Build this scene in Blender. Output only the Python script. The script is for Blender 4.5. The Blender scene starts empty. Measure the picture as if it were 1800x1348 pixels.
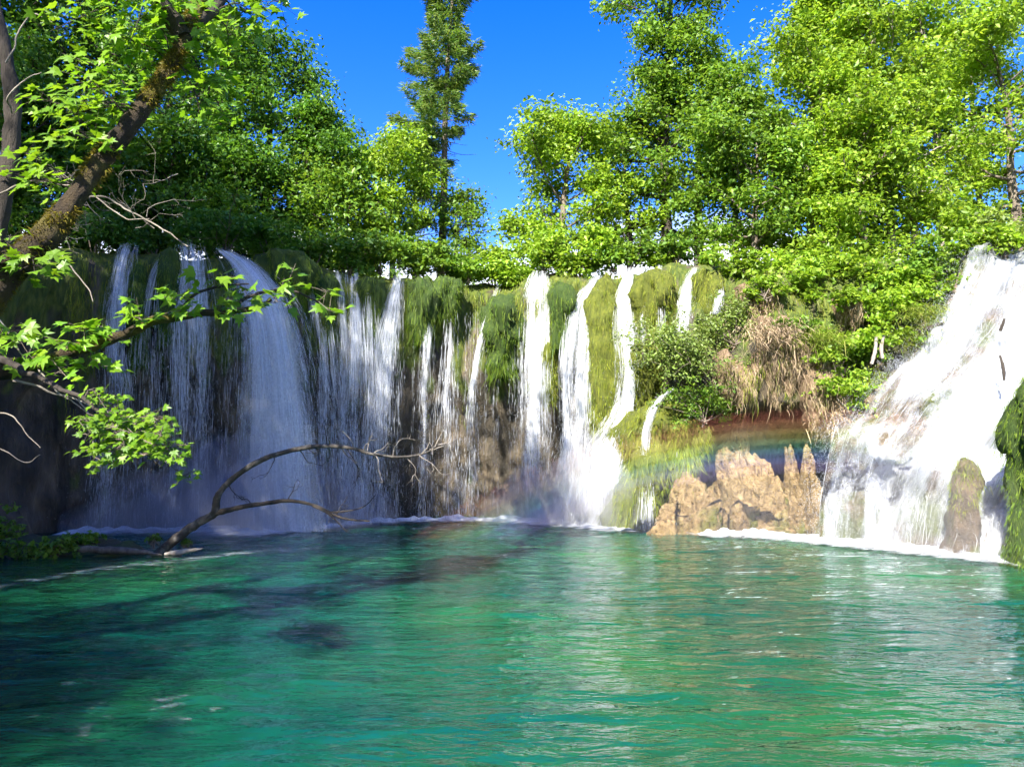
import bpy, math
import numpy as np

SC = bpy.context.scene
COL = SC.collection
R = math.radians

# ------------------------------------------------------------------ camera
CAM_H = 1.7
FPX = 1310.0                       # focal length in pixels of the 1800 px wide photograph
PITCH = math.atan(126 / FPX)
cam_data = bpy.data.cameras.new('camera')
cam_data.sensor_width = 36.0
cam_data.lens = 36.0 * FPX / 1800.0
cam_data.clip_start = 0.05
cam_data.clip_end = 3000
cam = bpy.data.objects.new('camera', cam_data)
COL.objects.link(cam)
cam.location = (0, 0, CAM_H)
cam.rotation_euler = (R(90) + PITCH, 0, 0)
SC.camera = cam

# ------------------------------------------------------------------ sky and sun
SUN_EL, SUN_AZ = 40.0, 22.0        # the sun stands behind the camera, to its left
world = bpy.data.worlds.new('World')
SC.world = world
world.use_nodes = True
wn = world.node_tree
wn.nodes.clear()
w_out = wn.nodes.new('ShaderNodeOutputWorld')
w_bg = wn.nodes.new('ShaderNodeBackground')
w_bg.inputs['Strength'].default_value = 0.098
sky = wn.nodes.new('ShaderNodeTexSky')
sky.sky_type = 'NISHITA'
sky.sun_disc = False
sky.sun_elevation = R(SUN_EL)
sky.sun_rotation = R(180 + SUN_AZ)
sky.ozone_density = 3.0
sky.dust_density = 0.4
hs = wn.nodes.new('ShaderNodeHueSaturation')
hs.inputs['Hue'].default_value = 0.527
hs.inputs['Saturation'].default_value = 1.42
wn.links.new(sky.outputs[0], hs.inputs['Color'])
# broken white cloud low over the horizon, all the way round
tc = wn.nodes.new('ShaderNodeTexCoord')
mp = wn.nodes.new('ShaderNodeMapping')
mp.inputs['Scale'].default_value = (1, 1, 2.2)
mp.inputs['Location'].default_value = (0.3, 0.1, 0)
nz = wn.nodes.new('ShaderNodeTexNoise')
nz.inputs['Scale'].default_value = 3.2
nz.inputs['Detail'].default_value = 7
nz.inputs['Roughness'].default_value = 0.55
sx = wn.nodes.new('ShaderNodeSeparateXYZ')
mr = wn.nodes.new('ShaderNodeMapRange')
mr.inputs['From Min'].default_value = 0.22
mr.inputs['From Max'].default_value = 0.44
mr.inputs['To Min'].default_value = 0.15
mr.inputs['To Max'].default_value = -0.35
ad = wn.nodes.new('ShaderNodeMath'); ad.operation = 'ADD'
cr = wn.nodes.new('ShaderNodeMapRange')
cr.inputs['From Min'].default_value = 0.50
cr.inputs['From Max'].default_value = 0.64
mx = wn.nodes.new('ShaderNodeMix'); mx.data_type = 'RGBA'
mx.inputs[7].default_value = (4.6, 4.8, 5.2, 1)
L = wn.links.new
L(tc.outputs['Generated'], mp.inputs['Vector']); L(mp.outputs[0], nz.inputs['Vector'])
L(tc.outputs['Generated'], sx.inputs[0]); L(sx.outputs['Z'], mr.inputs['Value'])
L(nz.outputs['Fac'], ad.inputs[0]); L(mr.outputs[0], ad.inputs[1]); L(ad.outputs[0], cr.inputs['Value'])
L(cr.outputs[0], mx.inputs[0]); L(hs.outputs[0], mx.inputs[6])
L(mx.outputs[2], w_bg.inputs['Color']); L(w_bg.outputs[0], w_out.inputs['Surface'])

SUNV = np.array([-math.sin(R(SUN_AZ)) * math.cos(R(SUN_EL)), -math.cos(R(SUN_AZ)) * math.cos(R(SUN_EL)), math.sin(R(SUN_EL))])
sun_data = bpy.data.lights.new('sun', 'SUN')
sun_data.energy = 4.3
sun_data.angle = R(0.53)
sun_data.color = (1.0, 0.95, 0.86)
sun = bpy.data.objects.new('sun', sun_data)
COL.objects.link(sun)
sun.location = (-12, -30, 30)
sun.rotation_euler = (R(90 - SUN_EL), 0, R(-SUN_AZ))

SC.view_settings.view_transform = 'Standard'
SC.view_settings.look = 'None'
SC.view_settings.gamma = 1.0
SC.view_settings.exposure = 2.25
SC.view_settings.use_curve_mapping = False
SC.render.engine = 'CYCLES'
cy = SC.cycles
cy.max_bounces = 8
cy.adaptive_threshold = 0.03
cy.diffuse_bounces = 4
cy.glossy_bounces = 2
cy.transmission_bounces = 4
cy.volume_bounces = 0
cy.transparent_max_bounces = 14
cy.use_denoising = True
cy.sample_clamp_indirect = 4.0
cy.caustics_reflective = False
cy.caustics_refractive = False

# ------------------------------------------------------------------ helpers
CT, ST = math.cos(PITCH), math.sin(PITCH)
def W(px, py, D):
    """point that stands D metres ahead of the camera in the direction of a photo pixel"""
    u = (px - 900.0) / FPX
    v = (674.0 - py) / FPX
    k = D / (CT - v * ST)
    return np.array([u * k, D, CAM_H + (ST + v * CT) * k])

def M(px, D):
    return px * D / FPX

def hash3(i, j, k, seed):
    h = (i.astype(np.int64) * 374761393 + j.astype(np.int64) * 668265263 + k.astype(np.int64) * 1440662683 + seed * 974711) & 0xffffffff
    h = ((h ^ (h >> 13)) * 1274126177) & 0xffffffff
    h = ((h ^ (h >> 15)) * 2246822519) & 0xffffffff
    return ((h ^ (h >> 16)) & 0xffffff) / float(0x1000000)

def vnoise(P, seed=0):
    P = np.asarray(P, float)
    f = np.floor(P).astype(np.int64)
    t = P - f
    t = t * t * (3 - 2 * t)
    out = 0
    for a in (0, 1):
        for b in (0, 1):
            for c in (0, 1):
                w = (t[:, 0] if a else 1 - t[:, 0]) * (t[:, 1] if b else 1 - t[:, 1]) * (t[:, 2] if c else 1 - t[:, 2])
                out = out + w * hash3(f[:, 0] + a, f[:, 1] + b, f[:, 2] + c, seed)
    return out * 2 - 1

def fbm(P, seed=0, octs=4, gain=0.5):
    out, amp, s = 0, 1.0, 1.0
    for o in range(octs):
        out = out + amp * vnoise(np.asarray(P) * s + o * 17.3, seed + o)
        amp *= gain; s *= 2.03
    return out

def sstep(a, b, x):
    t = np.clip((np.asarray(x, float) - a) / (b - a), 0, 1)
    return t * t * (3 - 2 * t)

def norm(v):
    return v / (np.linalg.norm(v, axis=-1, keepdims=True) + 1e-9)

def smooth_path(P, n):
    """Catmull-Rom through the rows of P, n samples"""
    P = np.asarray(P, float)
    if len(P) == 2:
        t = np.linspace(0, 1, n)[:, None]
        return P[0] * (1 - t) + P[1] * t
    Q = np.vstack([2 * P[0] - P[1], P, 2 * P[-1] - P[-2]])
    m = len(P) - 1
    s = np.linspace(0, m - 1e-6, n)
    i = s.astype(int); t = (s - i)[:, None]
    a, b, c, d = Q[i], Q[i + 1], Q[i + 2], Q[i + 3]
    return 0.5 * (2 * b + (c - a) * t + (2 * a - 5 * b + 4 * c - d) * t ** 2 + (3 * b - a - 3 * c + d) * t ** 3)

class Geo:
    def __init__(self):
        self.v, self.f, self.u, self.n = [], [], [], 0
    def add(self, V, F, uv=None):
        V = np.asarray(V, float)
        F = np.asarray(F, np.int64)
        self.v.append(V); self.f.append(F + self.n); self.n += len(V)
        self.u.append(np.zeros((len(V), 2)) if uv is None else np.asarray(uv, float))
    def mesh(self, name, origin=(0, 0, 0), smooth=False, uv=False):
        V = np.vstack(self.v) - np.asarray(origin, float)
        me = bpy.data.meshes.new(name)
        loops = np.concatenate([f.ravel() for f in self.f])
        sizes = np.concatenate([np.full(len(f), f.shape[1]) for f in self.f])
        starts = np.concatenate([[0], np.cumsum(sizes)[:-1]])
        me.vertices.add(len(V)); me.vertices.foreach_set('co', V.ravel().astype(np.float32))
        me.loops.add(len(loops)); me.loops.foreach_set('vertex_index', loops.astype(np.int32))
        me.polygons.add(len(sizes)); me.polygons.foreach_set('loop_start', starts.astype(np.int32))
        if uv:
            U = np.vstack(self.u)
            lay = me.uv_layers.new(name='UVMap')
            lay.data.foreach_set('uv', U[loops].ravel().astype(np.float32))
        me.update(calc_edges=True)
        if smooth:
            me.polygons.foreach_set('use_smooth', np.ones(len(sizes), bool))
        return me

ORIG = {}
def link(name, me, mat, parent=None):
    o = bpy.data.objects.new(name, me)
    COL.objects.link(o)
    if me is not None and mat is not None and not me.materials:
        me.materials.append(mat)
    if parent is not None:
        o.parent = parent
    return o

def part(name, g, mat, root, smooth=False, uv=False, kind=None, parent=None):
    org = ORIG[root.name]
    o = link(name, g.mesh(name, org, smooth, uv), mat, parent or root)
    if kind: o['kind'] = kind
    return o

def thing(name, label, cat, loc, group=None):
    o = bpy.data.objects.new(name, None)
    o.empty_display_size = 0.2
    COL.objects.link(o)
    o.location = tuple(float(x) for x in loc)
    o['label'] = label; o['category'] = cat
    if group: o['group'] = group
    ORIG[o.name] = np.array(loc, float)
    return o

def structure(name, g, mat, smooth=True, uv=False, kind='structure'):
    o = link(name, g.mesh(name, (0, 0, 0), smooth, uv), mat)
    o['kind'] = kind
    return o

def tube(g, P, r, sides=6, seed=None, rough=0.0):
    P = np.asarray(P, float); n = len(P)
    r = np.broadcast_to(np.asarray(r, float), (n,))
    T = norm(np.gradient(P, axis=0))
    up = np.array([0.13, 0.21, 1.0]) if abs(T[0][2]) < 0.8 else np.array([1.0, 0.17, 0.1])
    A = norm(np.cross(T, up)); B = np.cross(T, A)
    ang = np.linspace(0, 2 * np.pi, sides, endpoint=False)
    ring = A[:, None, :] * np.cos(ang)[None, :, None] + B[:, None, :] * np.sin(ang)[None, :, None]
    V = P[:, None, :] + ring * r[:, None, None]
    V = V.reshape(-1, 3)
    if rough:
        rr = np.repeat(r, sides)
        V = V + ring.reshape(-1, 3) * (fbm(V / (np.mean(r) * 1.6), seed or 0, 3) * rough * rr)[:, None]
    i = np.arange(n - 1)[:, None] * sides; j = np.arange(sides)[None, :]; j2 = (j + 1) % sides
    F = np.stack([i + j, i + j2, i + sides + j2, i + sides + j], -1).reshape(-1, 4)
    g.add(V, F)
    g.add(V[-sides:], np.array([[0, k, k + 1] for k in range(1, sides - 1)]))

def leaf_faces(g, C, N, T, Ln, wr=0.6, fold=0.12):
    n = len(C)
    N = norm(N); T = norm(T - N * np.sum(N * T, 1, keepdims=True)); B = np.cross(N, T)
    Ln = np.broadcast_to(np.asarray(Ln, float), (n,))[:, None]
    base = C - T * Ln * .5
    tip = C + T * Ln * .5 - N * Ln * .14
    s1 = C + B * Ln * wr * .5 + N * Ln * fold - T * Ln * .08
    s2 = C - B * Ln * wr * .5 + N * Ln * fold - T * Ln * .08
    V = np.stack([base, s1, tip, s2], 1).reshape(-1, 3)
    k = np.arange(n)[:, None] * 4
    F = np.concatenate([k + np.array([0, 1, 2]), k + np.array([0, 2, 3])], 0)
    g.add(V, F)

def scatter_leaves(g, rng, centers, rad, count, size, flat=0.4, tilt=0.7, out_c=None, wr=0.62):
    """count leaves gathered in flattened clumps round the given centres"""
    centers = np.asarray(centers)
    idx = rng.integers(0, len(centers), count)
    d = rng.normal(size=(count, 3)) * np.array([1, 1, flat])
    d = d / (np.linalg.norm(d, axis=1, keepdims=True) + 1e-6) * (rng.random((count, 1)) ** 0.45)
    rr = (np.asarray(rad)[idx] if np.ndim(rad) else np.full(count, rad))[:, None]
    rr = rr * np.where(rng.random((count, 1)) < .12, 1.4, 1.0)
    C = centers[idx] + d * rr
    N = np.array([0, 0, 1.0]) + rng.normal(size=(count, 3)) * tilt + d * 0.35
    T = d * np.array([1, 1, .3]) + rng.normal(size=(count, 3)) * 0.6 + np.array([0, 0, -.25])
    leaf_faces(g, C, N, T, size * np.clip(np.exp(rng.normal(size=count) * .32), .45, 1.75), wr)

def blades(g, P, D, ln, w, rng, bend=0.15):
    """thin tapering blades of three faces, from P along D"""
    n = len(P)
    D = norm(D)
    S = norm(np.cross(D, rng.normal(size=(n, 3))))
    ln = np.broadcast_to(np.asarray(ln, float), (n,))[:, None]
    w = np.broadcast_to(np.asarray(w, float), (n,))[:, None]
    K = rng.normal(size=(n, 3)) * bend * ln
    V = np.stack([P - S * w * .5, P + S * w * .5, P + D * ln * .55 + K * .4 + S * w * .45, P + D * ln * .55 + K * .4 - S * w * .45, P + D * ln + K], 1).reshape(-1, 3)
    k = np.arange(n)[:, None] * 5
    g.add(V, np.concatenate([k + np.array([0, 1, 2]), k + np.array([0, 2, 3]), k + np.array([3, 2, 4])]))

# ------------------------------------------------------------------ materials
def new_mat(name):
    m = bpy.data.materials.new(name)
    m.use_nodes = True
    nt = m.node_tree
    nt.nodes.clear()
    out = nt.nodes.new('ShaderNodeOutputMaterial')
    return m, nt, out

def nd(nt, t, **kw):
    n = nt.nodes.new(t)
    for k, v in kw.items():
        setattr(n, k, v)
    return n

def ramp(nt, stops):
    r = nt.nodes.new('ShaderNodeValToRGB')
    e = r.color_ramp.elements
    while len(e) < len(stops): e.new(0.5)
    for q, (p, c) in zip(e, stops):
        q.position = p; q.color = tuple(c) + (1,) if len(c) == 3 else c
    return r

def leaf_material(name, cols, trans=0.45, gloss=0.35, tint=(1.25, 1.2, .6)):
    m, nt, out = new_mat(name)
    geo = nd(nt, 'ShaderNodeNewGeometry')
    rp = ramp(nt, [(i / max(1, len(cols) - 1), c) for i, c in enumerate(cols)])
    nt.links.new(geo.outputs['Random Per Island'], rp.inputs[0])
    no = nd(nt, 'ShaderNodeTexNoise'); no.inputs['Scale'].default_value = 0.8; no.inputs['Detail'].default_value = 2
    nt.links.new(geo.outputs['Position'], no.inputs['Vector'])
    hv = nd(nt, 'ShaderNodeHueSaturation')
    mrg = nd(nt, 'ShaderNodeMapRange')
    mrg.inputs['From Min'].default_value = .3; mrg.inputs['From Max'].default_value = .7
    mrg.inputs['To Min'].default_value = .72; mrg.inputs['To Max'].default_value = 1.3
    nt.links.new(no.outputs['Fac'], mrg.inputs['Value']); nt.links.new(mrg.outputs[0], hv.inputs['Value'])
    nt.links.new(rp.outputs[0], hv.inputs['Color'])
    p = nd(nt, 'ShaderNodeBsdfPrincipled')
    p.inputs['Roughness'].default_value = 0.42
    p.inputs['Specular IOR Level'].default_value = gloss
    nt.links.new(hv.outputs[0], p.inputs['Base Color'])
    tr = nd(nt, 'ShaderNodeBsdfTranslucent')
    mul = nd(nt, 'ShaderNodeMix', data_type='RGBA', blend_type='MULTIPLY')
    mul.inputs[0].default_value = 1; mul.inputs[7].default_value = tuple(tint) + (1,)
    nt.links.new(hv.outputs[0], mul.inputs[6]); nt.links.new(mul.outputs[2], tr.inputs['Color'])
    mxs = nd(nt, 'ShaderNodeMixShader'); mxs.inputs[0].default_value = trans
    nt.links.new(p.outputs[0], mxs.inputs[1]); nt.links.new(tr.outputs[0], mxs.inputs[2])
    nt.links.new(mxs.outputs[0], out.inputs['Surface'])
    return m

def surface_material(name, cols, scale=3.0, detail=8, rough=0.85, bump=0.5, stretch=(1, 1, 1), fine=14.0, spec=0.3, moss=None, mossrange=(0.45, 0.6), bdist=0.05, pits=False):
    m, nt, out = new_mat(name)
    tcn = nd(nt, 'ShaderNodeTexCoord'); mpn = nd(nt, 'ShaderNodeMapping')
    mpn.inputs['Scale'].default_value = stretch
    nt.links.new(tcn.outputs['Object'], mpn.inputs['Vector'])
    n1 = nd(nt, 'ShaderNodeTexNoise'); n1.inputs['Scale'].default_value = scale; n1.inputs['Detail'].default_value = detail; n1.inputs['Roughness'].default_value = .62
    nt.links.new(mpn.outputs[0], n1.inputs['Vector'])
    rp = ramp(nt, [(0.25 + 0.5 * i / max(1, len(cols) - 1), c) for i, c in enumerate(cols)])
    nt.links.new(n1.outputs['Fac'], rp.inputs[0])
    colr = rp.outputs[0]
    if moss is not None:
        n2 = nd(nt, 'ShaderNodeTexNoise'); n2.inputs['Scale'].default_value = scale * .45; n2.inputs['Detail'].default_value = 6
        nt.links.new(mpn.outputs[0], n2.inputs['Vector'])
        ma = nd(nt, 'ShaderNodeMapRange'); ma.inputs['From Min'].default_value = mossrange[0]; ma.inputs['From Max'].default_value = mossrange[1]
        nt.links.new(n2.outputs['Fac'], ma.inputs['Value'])
        mm = nd(nt, 'ShaderNodeMix', data_type='RGBA'); mm.inputs[7].default_value = tuple(moss) + (1,)
        nt.links.new(ma.outputs[0], mm.inputs[0]); nt.links.new(colr, mm.inputs[6])
        colr = mm.outputs[2]
    nb = nd(nt, 'ShaderNodeTexNoise'); nb.inputs['Scale'].default_value = fine; nb.inputs['Detail'].default_value = 6; nb.inputs['Roughness'].default_value = .7
    nt.links.new(mpn.outputs[0], nb.inputs['Vector'])
    if pits:                         # darker pits and hollows of porous stone
        np_ = nd(nt, 'ShaderNodeTexNoise'); np_.inputs['Scale'].default_value = fine * .55; np_.inputs['Detail'].default_value = 5; np_.inputs['Roughness'].default_value = .65
        nt.links.new(mpn.outputs[0], np_.inputs['Vector'])
        pr = ramp(nt, [(.33, (.22, .18, .15)), (.42, (.8, .76, .72)), (.55, (1, 1, 1))])
        nt.links.new(np_.outputs['Fac'], pr.inputs[0])
        pm = nd(nt, 'ShaderNodeMix', data_type='RGBA', blend_type='MULTIPLY'); pm.inputs[0].default_value = 1
        nt.links.new(colr, pm.inputs[6]); nt.links.new(pr.outputs[0], pm.inputs[7]); colr = pm.outputs[2]
        nb = np_
    bp = nd(nt, 'ShaderNodeBump'); bp.inputs['Strength'].default_value = bump; bp.inputs['Distance'].default_value = bdist
    nt.links.new(nb.outputs['Fac'], bp.inputs['Height'])
    p = nd(nt, 'ShaderNodeBsdfPrincipled'); p.inputs['Roughness'].default_value = rough; p.inputs['Specular IOR Level'].default_value = spec
    nt.links.new(colr, p.inputs['Base Color']); nt.links.new(bp.outputs[0], p.inputs['Normal'])
    nt.links.new(p.outputs[0], out.inputs['Surface'])
    return m

MAT = {}
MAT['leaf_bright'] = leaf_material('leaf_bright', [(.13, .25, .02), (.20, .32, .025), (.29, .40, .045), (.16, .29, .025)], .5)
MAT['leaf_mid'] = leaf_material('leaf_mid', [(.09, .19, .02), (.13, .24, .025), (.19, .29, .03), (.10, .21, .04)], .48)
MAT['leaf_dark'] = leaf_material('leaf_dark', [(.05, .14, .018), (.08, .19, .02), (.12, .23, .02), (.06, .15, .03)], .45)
MAT['leaf_near'] = leaf_material('leaf_near', [(.07, .16, .012), (.12, .24, .015), (.16, .28, .02)], .5)
MAT['leaf_olive'] = leaf_material('leaf_olive', [(.12, .19, .035), (.17, .25, .04), (.23, .30, .07), (.15, .19, .07)], .4)
MAT['needle'] = leaf_material('needle', [(.07, .15, .025), (.11, .20, .03), (.19, .23, .05)], .4)
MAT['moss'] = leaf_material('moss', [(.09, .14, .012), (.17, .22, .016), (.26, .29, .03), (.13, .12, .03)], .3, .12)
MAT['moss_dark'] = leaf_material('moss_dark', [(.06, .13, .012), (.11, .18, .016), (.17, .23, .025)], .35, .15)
MAT['trunk_moss'] = leaf_material('trunk_moss', [(.06, .048, .01), (.12, .095, .012), (.19, .15, .018), (.09, .11, .012)], .25, .1)
MAT['root'] = leaf_material('root', [(.17, .12, .07), (.31, .23, .14), (.44, .33, .22), (.20, .18, .07)], .15, .1, (1, 1, 1))
MAT['grass'] = leaf_material('grass', [(.12, .19, .02), (.19, .26, .03), (.27, .27, .07)], .4, .2)
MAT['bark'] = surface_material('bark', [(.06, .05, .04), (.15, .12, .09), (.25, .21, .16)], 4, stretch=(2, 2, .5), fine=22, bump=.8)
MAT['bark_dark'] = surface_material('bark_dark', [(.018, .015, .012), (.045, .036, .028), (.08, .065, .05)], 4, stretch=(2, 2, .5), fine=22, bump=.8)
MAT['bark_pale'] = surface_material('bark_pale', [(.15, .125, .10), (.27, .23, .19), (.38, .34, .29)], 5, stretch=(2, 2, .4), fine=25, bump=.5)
MAT['bark_moss'] = surface_material('bark_moss', [(.015, .011, .008), (.04, .027, .014), (.075, .05, .022)], 6, fine=30, bump=1.0, bdist=.08, moss=(.12, .10, .014), mossrange=(.42, .58))
MAT['deadwood'] = surface_material('deadwood', [(.02, .017, .014), (.05, .043, .036), (.22, .20, .17)], 7, fine=30, bump=.7)
MAT['twig_pale'] = surface_material('twig_pale', [(.10, .085, .07), (.19, .165, .135), (.30, .27, .23)], 7, fine=30, bump=.4)
MAT['tufa'] = surface_material('tufa', [(.045, .03, .015), (.19, .13, .058), (.31, .22, .105), (.42, .32, .175)], 2.6, fine=15, bump=1.0, bdist=.2, moss=(.10, .10, .02), mossrange=(.50, .62), pits=True)
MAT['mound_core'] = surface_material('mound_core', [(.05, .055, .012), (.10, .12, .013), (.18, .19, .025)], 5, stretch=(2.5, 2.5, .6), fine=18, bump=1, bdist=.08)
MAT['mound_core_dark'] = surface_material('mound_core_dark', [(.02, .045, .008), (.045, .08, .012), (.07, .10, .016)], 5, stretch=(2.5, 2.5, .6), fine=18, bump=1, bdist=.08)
MAT['root_core'] = surface_material('root_core', [(.11, .07, .04), (.25, .17, .10), (.40, .29, .19)], 5, stretch=(3, 3, .5), fine=18, bump=1, bdist=.08)
MAT['mud'] = surface_material('mud', [(.03, .025, .012), (.06, .05, .025), (.11, .085, .045)], 3, fine=12, bump=.8, moss=(.05, .07, .015), mossrange=(.48, .62))
MAT['ground'] = surface_material('ground', [(.03, .035, .012), (.06, .07, .02), (.10, .09, .04)], 1.2, fine=8, bump=.7)
MAT['wet_rock'] = surface_material('wet_rock', [(.03, .024, .016), (.10, .07, .04), (.18, .125, .07)], 2.5, fine=9, bump=.9, rough=.4, spec=.5, moss=(.07, .085, .016), mossrange=(.48, .60), bdist=.1)

def cliff_material():
    """brown tufa, with the moss that grows over the upper, wetter part"""
    m, nt, out = new_mat('cliff')
    geo = nd(nt, 'ShaderNodeNewGeometry')
    mpn = nd(nt, 'ShaderNodeMapping'); mpn.inputs['Scale'].default_value = (1.6, 1.6, .45)
    nt.links.new(geo.outputs['Position'], mpn.inputs['Vector'])
    n1 = nd(nt, 'ShaderNodeTexNoise'); n1.inputs['Scale'].default_value = 1.3; n1.inputs['Detail'].default_value = 9; n1.inputs['Roughness'].default_value = .62
    nt.links.new(mpn.outputs[0], n1.inputs['Vector'])
    rp = ramp(nt, [(.28, (.02, .018, .013)), (.44, (.06, .05, .034)), (.58, (.125, .098, .062)), (.72, (.22, .165, .10))])
    nt.links.new(n1.outputs['Fac'], rp.inputs[0])
    sp = nd(nt, 'ShaderNodeSeparateXYZ'); nt.links.new(geo.outputs['Position'], sp.inputs[0])
    n2 = nd(nt, 'ShaderNodeTexNoise'); n2.inputs['Scale'].default_value = 1.7; n2.inputs['Detail'].default_value = 6
    nt.links.new(mpn.outputs[0], n2.inputs['Vector'])
    hz = nd(nt, 'ShaderNodeMapRange'); hz.inputs['From Min'].default_value = 2.4; hz.inputs['From Max'].default_value = 5.6; hz.inputs['To Min'].default_value = -.12; hz.inputs['To Max'].default_value = .22
    nt.links.new(sp.outputs['Z'], hz.inputs['Value'])
    av = nd(nt, 'ShaderNodeMath', operation='ADD'); nt.links.new(n2.outputs['Fac'], av.inputs[0]); nt.links.new(hz.outputs[0], av.inputs[1])
    mr_ = nd(nt, 'ShaderNodeMapRange'); mr_.inputs['From Min'].default_value = .52; mr_.inputs['From Max'].default_value = .64
    nt.links.new(av.outputs[0], mr_.inputs['Value'])
    n3 = nd(nt, 'ShaderNodeTexNoise'); n3.inputs['Scale'].default_value = 6; n3.inputs['Detail'].default_value = 5
    nt.links.new(mpn.outputs[0], n3.inputs['Vector'])
    mo = ramp(nt, [(.3, (.03, .055, .008)), (.5, (.075, .105, .012)), (.7, (.14, .16, .025))])
    nt.links.new(n3.outputs['Fac'], mo.inputs[0])
    mm = nd(nt, 'ShaderNodeMix', data_type='RGBA')
    nt.links.new(mr_.outputs[0], mm.inputs[0]); nt.links.new(rp.outputs[0], mm.inputs[6]); nt.links.new(mo.outputs[0], mm.inputs[7])
    nb = nd(nt, 'ShaderNodeTexNoise'); nb.inputs['Scale'].default_value = 5; nb.inputs['Detail'].default_value = 9; nb.inputs['Roughness'].default_value = .7
    nt.links.new(mpn.outputs[0], nb.inputs['Vector'])
    bp = nd(nt, 'ShaderNodeBump'); bp.inputs['Strength'].default_value = .9; bp.inputs['Distance'].default_value = .2
    nt.links.new(nb.outputs['Fac'], bp.inputs['Height'])
    p = nd(nt, 'ShaderNodeBsdfPrincipled'); p.inputs['Roughness'].default_value = .6; p.inputs['Specular IOR Level'].default_value = .4
    nt.links.new(mm.outputs[2], p.inputs['Base Color']); nt.links.new(bp.outputs[0], p.inputs['Normal'])
    nt.links.new(p.outputs[0], out.inputs['Surface'])
    return m
MAT['cliff'] = cliff_material()

def foam_bsdf(nt, trans=.35, alb=(.74, .76, .78, 1)):
    d = nd(nt, 'ShaderNodeBsdfPrincipled'); d.inputs['Base Color'].default_value = alb; d.inputs['Roughness'].default_value = .35; d.inputs['Specular IOR Level'].default_value = .4
    t = nd(nt, 'ShaderNodeBsdfTranslucent'); t.inputs['Color'].default_value = (.72, .76, .8, 1)
    x = nd(nt, 'ShaderNodeMixShader'); x.inputs[0].default_value = trans
    nt.links.new(d.outputs[0], x.inputs[1]); nt.links.new(t.outputs[0], x.inputs[2])
    return x.outputs[0]

def strand_material():
    m, nt, out = new_mat('falling_water')
    geo = nd(nt, 'ShaderNodeNewGeometry')
    a = nd(nt, 'ShaderNodeMapRange'); a.inputs['To Min'].default_value = .15; a.inputs['To Max'].default_value = .85
    nt.links.new(geo.outputs['Random Per Island'], a.inputs['Value'])
    tr = nd(nt, 'ShaderNodeBsdfTransparent'); x = nd(nt, 'ShaderNodeMixShader')
    nt.links.new(a.outputs[0], x.inputs[0]); nt.links.new(tr.outputs[0], x.inputs[1]); nt.links.new(foam_bsdf(nt), x.inputs[2])
    nt.links.new(x.outputs[0], out.inputs['Surface'])
    return m
MAT['strand'] = strand_material()

def sheet_material(name, layers, lo, hi, amax, alb=(.74, .76, .78, 1)):
    """a thin running film of white water: clear gaps between white streaks (UV in metres: across, down the flow)"""
    m, nt, out = new_mat(name)
    uvn = nd(nt, 'ShaderNodeUVMap'); uvn.uv_map = 'UVMap'
    tot = None
    for (su, sv, wgt, det) in layers:
        mpn = nd(nt, 'ShaderNodeMapping'); mpn.inputs['Scale'].default_value = (su, sv, 1)
        nt.links.new(uvn.outputs[0], mpn.inputs['Vector'])
        n1 = nd(nt, 'ShaderNodeTexNoise'); n1.inputs['Scale'].default_value = 1; n1.inputs['Detail'].default_value = det; n1.inputs['Roughness'].default_value = .6
        nt.links.new(mpn.outputs[0], n1.inputs['Vector'])
        mu = nd(nt, 'ShaderNodeMath', operation='MULTIPLY'); mu.inputs[1].default_value = wgt
        nt.links.new(n1.outputs['Fac'], mu.inputs[0])
        if tot is None: tot = mu.outputs[0]
        else:
            ad_ = nd(nt, 'ShaderNodeMath', operation='ADD'); nt.links.new(tot, ad_.inputs[0]); nt.links.new(mu.outputs[0], ad_.inputs[1]); tot = ad_.outputs[0]
    at = nd(nt, 'ShaderNodeAttribute'); at.attribute_name = 'cover'
    # the fuller the water, the fewer gaps
    sh = nd(nt, 'ShaderNodeMapRange'); sh.inputs['To Min'].default_value = -.28; sh.inputs['To Max'].default_value = .10
    nt.links.new(at.outputs['Fac'], sh.inputs['Value'])
    ad_ = nd(nt, 'ShaderNodeMath', operation='ADD'); nt.links.new(tot, ad_.inputs[0]); nt.links.new(sh.outputs[0], ad_.inputs[1])
    a = nd(nt, 'ShaderNodeMapRange'); a.inputs['From Min'].default_value = lo; a.inputs['From Max'].default_value = hi; a.inputs['To Max'].default_value = amax
    nt.links.new(ad_.outputs[0], a.inputs['Value'])
    tr = nd(nt, 'ShaderNodeBsdfTransparent')
    x = nd(nt, 'ShaderNodeMixShader')
    nt.links.new(a.outputs[0], x.inputs[0]); nt.links.new(tr.outputs[0], x.inputs[1]); nt.links.new(foam_bsdf(nt, alb=alb), x.inputs[2])
    nt.links.new(x.outputs[0], out.inputs['Surface'])
    return m
MAT['veil'] = sheet_material('water_veil', [(6, .3, .46, 4), (24, .8, .30, 3), (30, 16, .24, 2)], .36, .70, .85)
MAT['rapid'] = sheet_material('water_rapid', [(1.2, .6, .45, 5), (4.5, 1.5, .30, 5), (12, 8, .25, 4)], .37, .64, .92, (.52, .54, .56, 1))

def set_cover(o, vals):
    a = o.data.attributes.new('cover', 'FLOAT', 'POINT')
    a.data.foreach_set('value', np.asarray(vals, np.float32))

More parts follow.
